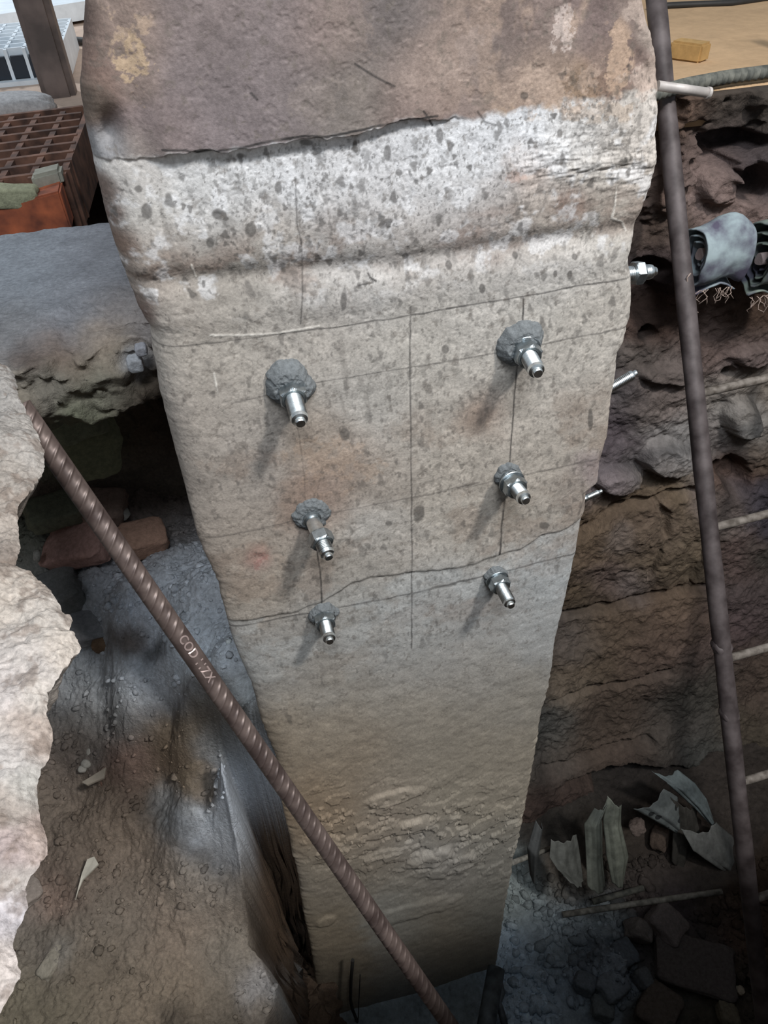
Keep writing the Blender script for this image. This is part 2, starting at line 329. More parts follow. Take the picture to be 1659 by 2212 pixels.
    def patch(cx, cy, rx, ry, c, a, seed, f=40, th=0.0):
        q = 1-np.hypot((px-cx)/rx, (py-cy)/ry)
        return mixc(col, c, a*0.85*ss(th, th+0.14, np.clip(q, -1, 1)*0.7+fbm(P, f*1.5, 5, 0.72, seed)*2.2-0.25)*ss(-0.4, 0.1, q))
    for a in [(272, 60, 50, 75, (176, 152, 130), .75, 47), (290, 130, 48, 60, (186, 160, 128), .8, 48), (300, 185, 30, 40, (176, 150, 118), .7, 49), (1222, 75, 36, 62, (196, 180, 172), .8, 50), (1330, 125, 34, 75, (186, 158, 134), .8, 51), (1375, 30, 30, 30, (176, 158, 146), .7, 53), (1200, 185, 110, 60, (178, 156, 140), .6, 54), (1380, 190, 50, 60, (180, 162, 150), .6, 55), (1010, 110, 60, 60, (150, 134, 126), .5, 56), (935, 155, 70, 40, (160, 142, 132), .5, 58), (760, 60, 60, 90, (134, 120, 112), .5, 59), (700, 200, 80, 50, (136, 124, 116), .35, 60), (1250, 240, 160, 22, (176, 150, 124), .5, 61),
              (560, 1212, 22, 18, (168, 118, 110), .6, 62), (1250, 330, 90, 60, (214, 212, 210), .4, 63), (860, 1150, 90, 60, (196, 190, 182), .35, 64), (720, 1000, 110, 60, (178, 150, 126), .35, 65), (1220, 450, 40, 40, (110, 88, 78), .45, 66), (1110, 375, 30, 22, (170, 132, 116), .4, 67)]:
        col = patch(*a)
    # brown weathering stains under the white band and at the middle
    w = ss(0.05, 0.35, fbm(P*np.array([1, 1, 1.6]), 20, 5, 0.62, 52))*np.exp(-((Z-0.262)/0.03)**2)*0.5
    col = mixc(col, (128, 104, 90), w)
    w = ss(0.10, 0.35, fbm(P, 16, 5, 0.62, 57))*ss(0.12, 0.05, Z)*ss(-0.35, -0.2, Z)*0.30
    col = mixc(col, (134, 108, 88), w)
    w = ss(0.05, 0.3, fbm(P, 60, 4, 0.6, 63))*ss(0.36, 0.34, Z)*ss(0.21, 0.25, Z)*0.45
    col = mixc(col, (222, 223, 226), w*1.0)
    w = below*ss(-0.42, -0.2, Z)*ss(0.0, 0.3, fbm(P, 24, 4, 0.6, 70)+0.15)*0.4
    col = mixc(col, (186, 190, 190), w)
    # mortar run marks; the streaks below the anchors are painted bolt shadows
    for pts, wd, a in [([(622, 870), (585, 960), (550, 1040)], 14, 0.16), ([(735, 740), (745, 800), (750, 850)], 10, 0.3), ([(735, 850), (745, 890)], 5, 0.3), ([(790, 850), (800, 905)], 3, 0.3), ([(612, 560), (635, 640), (655, 700)], 14, 0.28), ([(345, 430), (360, 500), (380, 560), (420, 640)], 10, 0.3), ([(470, 455), (500, 480)], 14, 0.35), ([(640, 1165), (625, 1230), (600, 1290)], 12, 0.22), ([(1050, 880), (1040, 960)], 8, 0.2), ([(515, 545), (560, 600), (610, 690)], 8, 0.15)]:
        d = seg_dist(px, py, pts)+6*fbm(P, 60, 3)
        col = mixc(col, (112, 106, 100), a*ss(wd, wd*0.5, d))
    # splashed specks
    A = np.zeros((NR, NC)); 
    pxm = px[:, 0]; wrow = px[:, -1]-px[:, 0]; pyc = ymid
    K = 15000
    for k in range(K):
        yy = rng.uniform(235, 1440); u = rng.rand()
        dens = np.interp(yy, [235, 330, 480, 540, 580, 800, 1100, 1300, 1440], [0.9, 1.0, 0.9, 0.35, 0.6, 0.55, 0.38, 0.36, 0.08])
        if u < 0.16: dens *= 0.35
        if rng.rand() > dens: continue
        slant = 0.5-u
        big = rng.rand() ** 14
        rw = 1.35+2.3*rng.rand() ** 2.5+7*big*np.interp(yy, [235, 1440], [1.0, 0.7]); rh = rw*(0.9+1.4*rng.rand())
        i = int(np.interp(yy+slant*170, pyc, np.arange(NR))); j = int(u*NC)
        dx = wrow[i]/NC; dy = 2390/NR
        ri = int(rh*1.6/dy)+2; rj = int(rw*1.8/dx)+2
        i0, i1, j0, j1 = max(0, i-ri), min(NR, i+ri+1), max(0, j-rj), min(NC, j+rj+1)
        if Z[i, j] > lipn[i, j]-0.004+0.05*(u > 0.8)*rng.rand(): continue
        gy, gx = np.mgrid[i0:i1, j0:j1]; qx = (gx-j)*dx; qy = (gy-i)*dy; qx = qx+0.25*qy*(rng.rand()-0.8)
        q = np.hypot(qx/rw, qy/rh)*(1+0.25*np.sin(3*np.arctan2(qy, qx)+k))
        al = rng.uniform(0.3, 1.0)*(0.75+0.25*big)*np.interp(yy, [235, 500, 600, 1440], [1, .95, .75, .6])
        A[i0:i1, j0:j1] = np.maximum(A[i0:i1, j0:j1], al*ss(1.15, 0.7, q))
    for (a, b, rw, rh) in [(835, 326, 9, 18), (317, 452, 13, 20), (540, 492, 13, 17), (453, 521, 9, 12), (948, 290, 10, 20), (685, 322, 10, 8), (1130, 205, 10, 9), (962, 755, 9, 11), (745, 938, 11, 14), (742, 650, 8, 22), (1113, 552, 7, 10), (1240, 553, 7, 8), (877, 555, 9, 10), (970, 573, 7, 10), (1198, 590, 5, 8), (1230, 594, 6, 12), (1040, 622, 8, 12), (860, 370, 8, 8), (600, 402, 8, 14), (1206, 285, 6, 9), (440, 615, 4, 8), (1275, 905, 6, 26), (1175, 1135, 12, 8), (905, 1110, 14, 20), (840, 1130, 8, 6), (660, 305, 18, 8), (300, 405, 9, 9), (470, 460, 16, 12)]:
        q = np.hypot((px-a)/rw, (py-b)/rh)+0.3*fbm(P, 110, 3, 0.6, a*0.1)
        A = np.maximum(A, 0.8*ss(1.1, 0.75, q))
    col = mixc(col, (70, 67, 64), np.clip(A*0.85, 0, 1))
    L1 = np.zeros_like(A)
    for pts, wd, a in lines:
        d = seg_dist(px+1.5*fbm(P, 60, 2), py+1.5*fbm(P, 60, 2, 0.5, 3), pts)
        gap = 0.65+0.35*ss(-0.4, 0.3, fbm(P, 45, 3, 0.5, a*50+wd))
        L1 = np.maximum(L1, min(1, a*1.5)*gap*ss(wd*1.15+1.2, wd*0.5, d))
    col = mixc(col, (48, 46, 46), L1)
    # white paint drips
    for pts, wd in [([(413, 570), (416, 578), (424, 600)], 1.6), ([(455, 724), (540, 724), (600, 720), (690, 706)], 1.6), ([(463, 806), (466, 826), (471, 848)], 2), ([(1328, 400), (1326, 440), (1320, 470), (1345, 480), (1355, 500)], 2.2)]:
        d = seg_dist(px, py, pts)+2*fbm(P, 80, 3); w = ss(wd+1, wd*0.4, d); col = mixc(col, (222, 216, 206), w*0.7); H += 0.0004*w
    mot = fbm(P, 210, 4, 0.7, 88); col = col*(1+0.22*mot+0.10*fbm(P, 480, 2, 0.6, 90))[..., None]
    w = ss(0.22, 0.42, fbm(P, 150, 4, 0.65, 91))*ss(-0.9, -0.3, Z); col = mixc(col, (104, 96, 88), w*0.45)
    gy_ = col.mean(-1, keepdims=True); col = gy_+(col-gy_)*0.88
    P[..., 1] = -H
    # round the arrises back
    dl = np.clip((0.030-(X-xl[:, None]))/0.030, 0, 1); dr = np.clip((0.012-(xr[:, None]-X))/0.012, 0, 1)
    rl = np.interp(zrow, [-2, 0.0, 0.1, 0.6], [0.010, 0.012, 0.030, 0.036])[:, None]
    P[..., 1] += rl*(1-np.sqrt(np.clip(1-dl**2, 0, 1)))+0.012*(1-np.sqrt(np.clip(1-dr**2, 0, 1)))
    # close the shaft: right side, back, left side
    yr = P[:, -1, 1]; yl = P[:, 0, 1]; extra = []
    for X_, Y_ in [(xr-0.001, yr+0.03), (xr-0.003, yr*0+0.2), (xr-0.003, yr*0+0.42), (xl*0.0, yr*0+0.425), (xl+0.003, yr*0+0.42), (xl+0.003, yr*0+0.2), (xl+0.001, yl+0.03)]:
        extra.append(np.stack([X_, Y_, zrow], -1))
    E_ = np.stack(extra, 1)
    G = np.concatenate([P, E_], 1); G = G[::-1]
    ec = np.broadcast_to(lin((128, 112, 100)), (NR, 7, 3)); CO = np.concatenate([col, ec], 1)[::-1]
    # carry the shaft up and down beyond what the camera sees
    top = G[-1:].copy(); top[..., 2] = 1.75; bot = G[:1].copy(); bot[..., 2] = -2.15 if G[0, 0, 2] > -2.15 else G[0, 0, 2]-0.05
    mid = G[-1:].copy(); mid[..., 2] += 0.3
    G = np.concatenate([bot, G, mid, top], 0); CO = np.concatenate([CO[:1], CO, CO[-1:], CO[-1:]], 0)
    me = grid_mesh('concrete_column', G, CO, wrap=True)
    o = link('concrete_column', me, M['column'])
    tag(o, 'large rectangular concrete column with pencil grid lines, rising out of the pit', 'column')
    return o
build_column()

# ================================================================== LEFT BANK: ledge, hollow under it, lower bench
def left_ledge():
    NX, NV = 420, 460
    prof = [(0.66, -0.25), (0.64, 0.05), (0.62, 0.095), (0.45, 0.10), (0.30, 0.10), (0.235, 0.09), (0.205, 0.055), (0.215, 0.02), (0.25, -0.01), (0.33, -0.03), (0.48, -0.06), (0.58, -0.10), (0.63, -0.25), (0.66, -0.42), (0.66, -0.60), (0.66, -0.85)]
    prof = np.array(prof); L = np.concatenate([[0], np.cumsum(np.hypot(*np.diff(prof, axis=0).T))])
    v = np.linspace(0, L[-1], NV); yy = np.interp(v, L, prof[:, 0]); zz = np.interp(v, L, prof[:, 1])
    x = np.linspace(-0.95, -0.235, NX)
    P = np.zeros((NV, NX, 3)); P[..., 0] = x; P[..., 1] = yy[:, None]; P[..., 2] = zz[:, None]
    f = ss(0.5, 0.75, v)*ss(1.75, 1.2, v); f = f[:, None]*np.ones((1, NX))
    P0 = P.copy()
    P[..., 1] += f*(0.05*fbm(P0, 9, 4, 0.6, 3)+0.02*fbm(P0, 30, 4, 0.6, 13)) + 0.004*fbm(P0, 50, 4, 0.6, 4)
    P[..., 2] += 0.010*fbm(P0, 10, 4, 0.6, 6)*(0.3+f)+0.012*fbm(P0*np.array([1, 1, 3]), 30, 4, 0.6, 16)*f+0.002*fbm(P0, 60, 3)
    px, py = proj(P)
    base = [(60, 620, 60, (150, 154, 160)), (200, 610, 60, (146, 148, 154)), (250, 570, 40, (130, 130, 134)), (150, 690, 50, (148, 148, 152)), (40, 720, 40, (138, 136, 136)), (260, 680, 40, (150, 142, 138)),
            (220, 730, 30, (166, 148, 130)), (120, 760, 30, (140, 118, 102)), (60, 770, 20, (100, 84, 74)), (250, 770, 26, (158, 146, 130)), (160, 800, 30, (148, 134, 118)), (290, 780, 14, (172, 172, 174)), (100, 840, 40, (142, 136, 124)), (200, 850, 40, (136, 132, 118)), (60, 860, 30, (140, 132, 120)), (180, 900, 30, (120, 122, 100)), (150, 960, 30, (128, 130, 112)), (230, 950, 40, (100, 96, 80)), (250, 1050, 60, (120, 110, 100)), (300, 900, 40, (90, 80, 70))]
    col = colour_map(px, py, P, base, 22, 14); col *= (1+0.3*fbm(P0, 30, 4, 0.6, 9))[..., None]
    me = grid_mesh('mortar_ledge', P, col, flip=False)
    o = link('mortar_ledge', me, M['soil'])
    tag(o, 'broken grey mortar ledge over soil, left of the column', 'ledge', kind='structure')
left_ledge()

def crumbs(name, P, col, mask, count, smin, smax, label, mat, seed):
    """loose grit lying on a surface: far too many grains to count"""
    rs = np.random.RandomState(seed); bm = bmesh.new(); bmesh.ops.create_icosphere(bm, subdivisions=1, radius=1)
    bv = np.array([v.co[:] for v in bm.verts]); bf = np.array([[v.index for v in f.verts] for f in bm.faces]); bm.free()
    idx = np.argwhere(mask); idx = idx[rs.randint(0, len(idx), count)]; V = []; Fc = []; K = []
    for q, (i, j) in enumerate(idx):
        sz = smin+(smax-smin)*rs.rand() ** 5
        v = bv*(1+rs.uniform(-.25, .25, (len(bv), 1)))*sz*rs.uniform(0.5, 1.3, 3)*np.array([1, 1, 0.7])
        a = rs.uniform(0, 6.28); v = v@np.array([[math.cos(a), math.sin(a), 0], [-math.sin(a), math.cos(a), 0], [0, 0, 1]])
        V.append(v+P[i, j]+np.array([0, 0, sz*0.15])); Fc.append(bf+q*len(bv)); K.append(np.repeat((col[i, j]*rs.uniform(0.75, 1.35))[None], len(bv), 0))
    o = link(name, raw_mesh(name, np.concatenate(V), np.concatenate(Fc), np.concatenate(K)), mat, None, False)
    tag(o, label, 'rubble', kind='stuff')

def rbf_height(ctrl, X, Y, s=0.16):
    num = np.zeros(X.shape); den = np.zeros(X.shape)+1e-12
    for a, b, c in ctrl:
        d2 = (X-a)**2+(Y-b)**2; w = 1/(d2+0.055**2)**2.0; num += w*c; den += w
    return num/den
BENCH = []
for px_, py_, z_ in [(440, 1060, -.50), (380, 1120, -.50), (250, 1080, -.46), (150, 1090, -.46), (60, 1150, -.44), (440, 1240, -.38), (330, 1230, -.42), (200, 1230, -.50), (450, 1330, -.30), (360, 1330, -.38), (280, 1300, -.46), (120, 1300, -.56), (0, 1300, -.56), (490, 1400, -.28), (520, 1480, -.34), (400, 1430, -.44), (300, 1440, -.54), (200, 1480, -.64), (60, 1480, -.66), (545, 1560, -.46), (565, 1620, -.60), (400, 1600, -.68), (200, 1620, -.72), (50, 1620, -.74), (500, 1740, -.78), (350, 1750, -.78), (150, 1750, -.80), (500, 1900, -.84), (300, 1900, -.83), (60, 1900, -.83), (510, 2050, -.88), (300, 2050, -.86), (80, 2050, -.86), (540, 2180, -.93), (300, 2200, -.88), (40, 2200, -.88), (560, 2300, -.95), (200, 2350, -.90)]:
    p = onZ(px_, py_, z_); BENCH.append((p[0], p[1], z_))
BENCH = BENCH
def bench():
    NX, NY = 560, 640
    x = np.linspace(-1.25, -0.21, NX); y = np.linspace(0.72, -0.62, NY)
    X, Y = np.meshgrid(x, y)
    Zb = rbf_height(BENCH, X, Y)
    # edge of the bench towards the column, as a line in plan
    eb = [onZ(a, b, z) for a, b, z in [(600, 1670, -.62), (512, 1705, -.75), (528, 1770, -.79), (543, 1850, -.82), (536, 1950, -.85), (538, 2040, -.88), (575, 2090, -.90), (600, 2140, -.93), (598, 2180, -.94), (575, 2230, -.95), (560, 2400, -.95)]]
    P0 = np.stack([X, Y, X*0], -1)
    pts = [(p[0], p[1]) for p in eb]
    poly = [(-0.16, 0.9)]+[(-0.16, pts[0][1]+0.02)]+pts+[(pts[-1][0], -1.0), (-2, -1.0), (-2, 0.9)]
    d = seg_dist(X, Y, poly[1:-3]); ins = inside(X, Y, poly)
    d = np.where(ins, -d, d)+0.010*fbm(P0, 18, 4, 0.6, 3)+0.004*fbm(P0, 70, 3, 0.6, 5)
    drop = ss(-0.004, 0.022, d)
    rim = np.exp(-(d/0.02)**2)*0.012
    Z = Zb+0.020*fbm(P0, 7, 5, 0.55, 1)+0.014*fbm(P0, 22, 5, 0.62, 2)+0.005*fbm(P0, 90, 4, 0.65, 8)
    # hard mortar lumps and clods: plateaus
    t = fbm(P0, 11, 5, 0.55, 33)
    Z += 0.006*ss(0.08, 0.14, t)*ss(-0.1, 0.2, Y)+0.002*fbm(P0, 200, 3, 0.6, 64)+0.003*ss(0.2, 0.26, fbm(P0, 24, 4, 0.55, 35))
    Z = Z-rim*(1-drop)
    Z = Z*(1-drop)+drop*(-1.62-0.30*ss(0.05, 0.14, d)+0.05*fbm(P0, 12, 4, 0.6, 9))
    P = np.stack([X, Y, Z], -1); P[..., 0] += ss(0.25, 0.9, drop)*(1-ss(0.10, 0.16, d))*(0.05*fbm(P, 11, 4, 0.6, 61)+0.02*fbm(P, 34, 3, 0.6, 62)-0.01); px, py = proj(P)
    base = [(60, 1130, 40, (118, 120, 104)), (150, 1100, 40, (120, 112, 102)), (200, 1050, 40, (130, 118, 108)), (330, 1130, 50, (130, 112, 100)), (250, 1150, 50, (140, 122, 118)), (100, 1250, 50, (124, 124, 118)), (120, 1330, 40, (128, 130, 134)), (250, 1260, 60, (138, 144, 154)), (350, 1230, 60, (146, 152, 160)), (420, 1310, 60, (154, 160, 168)), (300, 1330, 40, (140, 148, 160)), (270, 1375, 22, (112, 92, 72)), (340, 1400, 18, (70, 72, 74)), (200, 1400, 50, (138, 146, 154)), (450, 1400, 50, (150, 160, 170)), (500, 1440, 30, (160, 168, 176)), (150, 1460, 50, (132, 138, 144)), (300, 1470, 50, (142, 150, 160)), (250, 1530, 50, (134, 138, 140)), (360, 1490, 30, (150, 156, 164)), (450, 1530, 40, (112, 104, 94)), (350, 1590, 50, (118, 98, 76)), (400, 1570, 36, (124, 108, 86)), (520, 1500, 20, (165, 172, 176)), (470, 1600, 30, (130, 134, 136)),
            (150, 1580, 60, (122, 116, 110)), (270, 1650, 34, (132, 104, 92)), (190, 1640, 22, (112, 106, 102)), (140, 1640, 40, (118, 104, 94)), (420, 1690, 24, (128, 108, 80)), (500, 1680, 40, (142, 150, 160)), (540, 1720, 24, (150, 158, 168)), (440, 1780, 40, (146, 154, 164)), (480, 1830, 40, (142, 148, 156)), (380, 1760, 30, (134, 136, 136)), (100, 1750, 60, (126, 112, 98)), (250, 1750, 60, (132, 116, 100)), (300, 1850, 60, (138, 122, 106)), (430, 1890, 50, (140, 130, 118)), (150, 1900, 50, (128, 112, 98)), (60, 1930, 30, (134, 124, 114)), (110, 1930, 30, (146, 118, 102)), (500, 1930, 40, (142, 128, 112)), (230, 2000, 60, (128, 116, 102)), (380, 2020, 60, (142, 124, 106)), (100, 2060, 40, (120, 110, 98)), (120, 2070, 16, (138, 132, 122)), (480, 2060, 40, (132, 122, 108)), (200, 2120, 60, (128, 114, 96)), (350, 2150, 60, (136, 120, 100)), (560, 2120, 30, (156, 152, 150)), (570, 2170, 20, (140, 128, 114)), (100, 2190, 60, (122, 112, 92)), (370, 2190, 20, (96, 86, 74)), (480, 2190, 40, (128, 116, 100)),
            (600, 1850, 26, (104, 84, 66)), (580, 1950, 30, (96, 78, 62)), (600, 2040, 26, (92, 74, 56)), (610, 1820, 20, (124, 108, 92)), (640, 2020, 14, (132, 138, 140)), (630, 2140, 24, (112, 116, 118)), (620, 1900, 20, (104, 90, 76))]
    col = colour_map(px, py, P, base, 26, 12); gy_ = col.mean(-1, keepdims=True); col = gy_+(col-gy_)*0.75; col *= (1+0.75*ss(-0.005, 0.045, col[..., 2]-col[..., 0]))[..., None]; col = mixc(col, (98, 80, 64), ss(0.1, 0.5, drop)*0.92*ss(-0.6, 0.0, fbm(P, 20, 3, 0.6, 63)+0.1)); col *= (1+0.26*fbm(P, 24, 5, 0.6, 9)+0.16*fbm(P, 110, 3, 0.6, 19))[..., None]  # bluish mortar tones lifted in colour to make up for weak light here
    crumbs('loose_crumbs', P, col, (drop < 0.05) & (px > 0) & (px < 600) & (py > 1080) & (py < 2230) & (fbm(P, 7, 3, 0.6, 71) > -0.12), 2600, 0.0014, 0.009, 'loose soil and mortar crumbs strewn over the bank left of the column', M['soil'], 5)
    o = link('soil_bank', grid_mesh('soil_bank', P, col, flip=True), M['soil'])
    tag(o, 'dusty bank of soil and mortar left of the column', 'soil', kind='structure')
bench()

# ================================================================== BACK WALL AND PIT FLOOR
def wall_y(z): return np.interp(z, [-2.1, -1.9, -1.75, -1.2, -0.2, 0.15], [0.36, 0.40, 0.50, 0.64, 0.72, 0.75])
def back_wall():
    NX, NZ = 640, 760
    x = np.linspace(-0.24, 1.55, NX); z = np.linspace(0.15, -2.08, NZ)
    X, Z = np.meshgrid(x, z); Y = wall_y(Z)
    P0 = np.stack([X, Y, Z], -1); px, py = proj(P0)
    D = 0.045*fbm(P0, 4, 5, 0.55, 2)+0.022*fbm(P0, 14, 5, 0.6, 5)+0.006*fbm(P0, 60, 4, 0.6, 7)
    rb = ss(-0.05, 0.05, Z+0.25-0.25*X)                       # blocky masonry in the upper wall
    t = fbm(P0*np.array([1, 1, 1.7]), 8, 4, 0.5, 21)*2.4; D += rb*0.024*(np.floor(t)+ss(0, 0.15, t-np.floor(t)))
    for pts, wd, dp in [([(1240, 1160), (1320, 1105), (1400, 1085), (1500, 1062)], 9, 0.03), ([(1215, 1335), (1290, 1322), (1400, 1290), (1470, 1272), (1530, 1262)], 9, 0.035), ([(1190, 1510), (1260, 1497), (1360, 1470), (1440, 1440)], 8, 0.03), ([(1170, 1668), (1240, 1655), (1310, 1628), (1400, 1600)], 12, 0.03),
                        ([(1400, 1250), (1412, 1215), (1425, 1190)], 5, 0.02), ([(1435, 1150), (1440, 1110), (1425, 1095)], 8, 0.02), ([(1490, 1265), (1515, 1200), (1520, 1150)], 5, 0.02)]:
        d = seg_dist(px, py, pts)+5*fbm(P0, 30, 3, 0.5, 4); D -= dp*ss(wd*1.5, wd*0.4, d)
    for a, b, ra, rb_, h in [(1580, 305, 75, 30, -0.10), (1620, 395, 45, 45, -0.08), (1550, 400, 45, 45, 0.03), (1540, 340, 40, 18, -0.05), (1390, 650, 60, 50, -0.06), (1395, 718, 24, 18, -0.08), (1410, 585, 50, 30, -0.05), (1430, 400, 30, 60, 0.02), (1470, 760, 50, 60, 0.0), (1640, 330, 20, 14, 0.03), (1430, 800, 60, 20, 0.03), (1560, 1020, 20, 20, -0.03), (1570, 800, 16, 14, -0.05), (1440, 990, 60, 40, 0.05), (1330, 1030, 60, 26, 0.05), (1600, 900, 40, 40, 0.05), (1620, 760, 50, 24, 0.03), (1400, 1700, 130, 50, -0.16), (1560, 1690, 60, 50, -0.14), (1590, 1030, 30, 40, -0.06), (1300, 1700, 80, 20, -0.04)]:
        q = np.hypot((px-a)/ra, (py-b)/rb_)+0.25*fbm(P0, 16, 4, 0.55, a*0.01); D += h*ss(1.15, 0.65, q)
    px2, py2 = px, py
    base = [(1470, 240, 26, (112, 84, 66)), (1560, 240, 50, (78, 66, 56)), (1640, 240, 30, (70, 62, 54)), (1580, 280, 40, (60, 52, 50)), (1520, 350, 40, (104, 82, 74)), (1590, 340, 30, (92, 74, 72)), (1540, 400, 36, (136, 112, 104)), (1590, 440, 30, (128, 104, 96)), (1630, 380, 30, (72, 66, 70)), (1420, 430, 30, (120, 96, 84)), (1420, 500, 30, (96, 78, 68)), (1420, 590, 30, (76, 62, 62)), (1400, 680, 40, (90, 68, 58)), (1540, 640, 50, (88, 66, 54)), (1620, 680, 40, (84, 62, 46)), (1530, 740, 30, (110, 88, 80)), (1600, 760, 40, (118, 100, 96)), (1380, 780, 26, (100, 90, 84)), (1420, 820, 40, (112, 98, 92)), (1360, 850, 24, (90, 82, 84)), (1430, 880, 40, (128, 112, 104)), (1340, 950, 30, (92, 80, 86)), (1440, 960, 40, (150, 146, 144)), (1400, 1010, 30, (140, 132, 130)), (1320, 1040, 30, (132, 118, 120)), (1580, 880, 40, (142, 130, 120)), (1600, 920, 30, (148, 146, 142)), (1550, 960, 24, (134, 124, 120)), (1630, 850, 24, (130, 118, 104)), (1590, 1020, 30, (104, 76, 62)), (1640, 980, 26, (96, 78, 60)), (1640, 1080, 30, (72, 66, 76)), (1560, 1100, 30, (120, 104, 96)),
            (1430, 1060, 30, (120, 98, 70)), (1360, 1090, 30, (104, 84, 58)), (1300, 1160, 40, (112, 90, 66)), (1400, 1150, 40, (124, 102, 84)), (1340, 1170, 16, (136, 120, 110)), (1460, 1190, 40, (116, 98, 74)), (1390, 1220, 30, (112, 94, 72)), (1320, 1260, 30, (112, 92, 84)), (1370, 1270, 20, (136, 120, 114)), (1260, 1290, 30, (96, 78, 56)), (1450, 1340, 40, (120, 96, 74)), (1340, 1360, 40, (112, 92, 70)), (1250, 1380, 30, (104, 92, 84)), (1280, 1440, 40, (108, 90, 68)), (1400, 1400, 50, (104, 82, 70)), (1500, 1400, 40, (96, 76, 70)), (1240, 1490, 30, (118, 102, 84)), (1340, 1530, 50, (100, 82, 68)), (1200, 1570, 26, (104, 102, 96)), (1450, 1550, 50, (84, 78, 72)), (1280, 1600, 50, (96, 80, 66)), (1210, 1640, 30, (92, 84, 76)), (1330, 1660, 40, (84, 68, 58)), (1500, 1480, 40, (72, 70, 62)), (1240, 1720, 40, (80, 62, 54)), (1420, 1700, 40, (48, 42, 40)), (1600, 1200, 30, (104, 82, 76)), (1620, 1300, 40, (92, 78, 76)), (1600, 1340, 30, (96, 76, 76)), (1630, 1480, 40, (96, 78, 66)), (1630, 1600, 40, (92, 80, 64)), (1640, 1200, 20, (78, 76, 68)), (1640, 1750, 30, (88, 64, 52)), (1560, 1660, 40, (80, 80, 76)), (1640, 1900, 40, (84, 66, 56))]  # darkest spot at the wall foot paints shade into the hollow
    col = colour_map(px2, py2, P0, base, 24, 8); gy_ = col.mean(-1, keepdims=True); col = gy_+(col-gy_)*0.7; col *= (1+0.25*fbm(P0, 16, 5, 0.6, 9)+0.15*fbm(P0, 60, 3, 0.6, 19))[..., None]
    P = P0.copy(); P[..., 1] -= D
    P[0, :, 1] = 0.75; P[0, :, 2] = 0.149
    o = link('wall_back', grid_mesh('wall_back', P, col, flip=True), M['wallsoil']); tag(o, kind='structure')
back_wall()

def pit_floor():
    NX, NY = 620, 400
    x = np.linspace(-0.75, 1.6, NX); y = np.linspace(0.72, -0.75, NY); X, Y = np.meshgrid(x, y)
    P0 = np.stack([X, Y, X*0], -1)
    Z = -1.95+0.03*fbm(P0, 5, 5, 0.55, 3)+0.012*fbm(P0, 20, 5, 0.62, 6)+0.005*fbm(P0, 70, 3, 0.6, 2)
    Z += 0.10*ss(0.5, 0.70, Y)*ss(0.2, 0.5, X)*0
    Z += 0.05*ss(0.9, 1.3, X)
    P = np.stack([X, Y, Z], -1); px, py = proj(P)
    lump = ss(0.0, 0.25, fbm(P0, 9, 3, 0.5, 44))*ss(1230, 1330, px)*ss(1980, 2050, py)
    P[..., 2] += 0.05*lump+0.03*lump*np.abs(fbm(P0, 28, 3, 0.5, 45))
    base = [(1180, 1760, 40, (60, 56, 52)), (1250, 1740, 40, (56, 52, 48)), (1330, 1700, 40, (52, 48, 46)), (1420, 1680, 50, (50, 46, 44)), (1540, 1680, 40, (66, 60, 56)), (1330, 1790, 50, (70, 64, 58)), (1440, 1800, 50, (72, 64, 58)), (1130, 1930, 50, (124, 132, 132)), (1200, 2000, 40, (122, 132, 138)), (1110, 2080, 40, (134, 148, 160)), (1140, 2160, 40, (140, 154, 166)), (1240, 1920, 30, (110, 104, 96)), (1200, 1880, 24, (96, 88, 80)), (1300, 2010, 40, (118, 126, 130)), (1200, 2060, 30, (110, 118, 124)), (1280, 2060, 30, (86, 92, 100)), (1330, 2120, 40, (108, 116, 124)), (1240, 2150, 30, (112, 122, 132)), (1400, 1900, 40, (92, 84, 80)), (1450, 1950, 30, (92, 84, 88)), (1500, 1890, 40, (72, 66, 62)), (1420, 2060, 40, (84, 78, 76)), (1500, 2050, 40, (92, 86, 86)), (1560, 2000, 30, (80, 70, 64)), (1600, 2030, 20, (104, 86, 76)), (1450, 2140, 40, (86, 84, 80)), (1560, 2130, 40, (80, 72, 64)), (1540, 2200, 40, (76, 72, 62)), (1400, 2200, 30, (78, 76, 70)), (1250, 2200, 30, (104, 112, 118)), (900, 2200, 80, (120, 130, 136)), (640, 2150, 60, (112, 118, 120)), (620, 2000, 60, (100, 84, 66)), (1640, 2000, 40, (80, 66, 56))]  # near-black spots along the wall foot carry the hollow's shade as colour
    col = colour_map(px, py, P, base, 26, 8); col *= (1+0.9*ss(0.0, 0.05, col[..., 2]-col[..., 0]))[..., None]; col *= (1+0.25*fbm(P0, 16, 5, 0.6, 9)+0.12*fbm(P0, 60, 3, 0.6, 19))[..., None]  # bluish dust colour raised, standing in for light missing on the floor
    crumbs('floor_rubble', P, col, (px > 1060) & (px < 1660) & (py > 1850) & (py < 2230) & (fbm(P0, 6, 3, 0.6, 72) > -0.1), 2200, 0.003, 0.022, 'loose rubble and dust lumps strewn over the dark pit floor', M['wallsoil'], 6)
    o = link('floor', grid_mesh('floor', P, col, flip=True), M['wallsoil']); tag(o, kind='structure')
pit_floor()

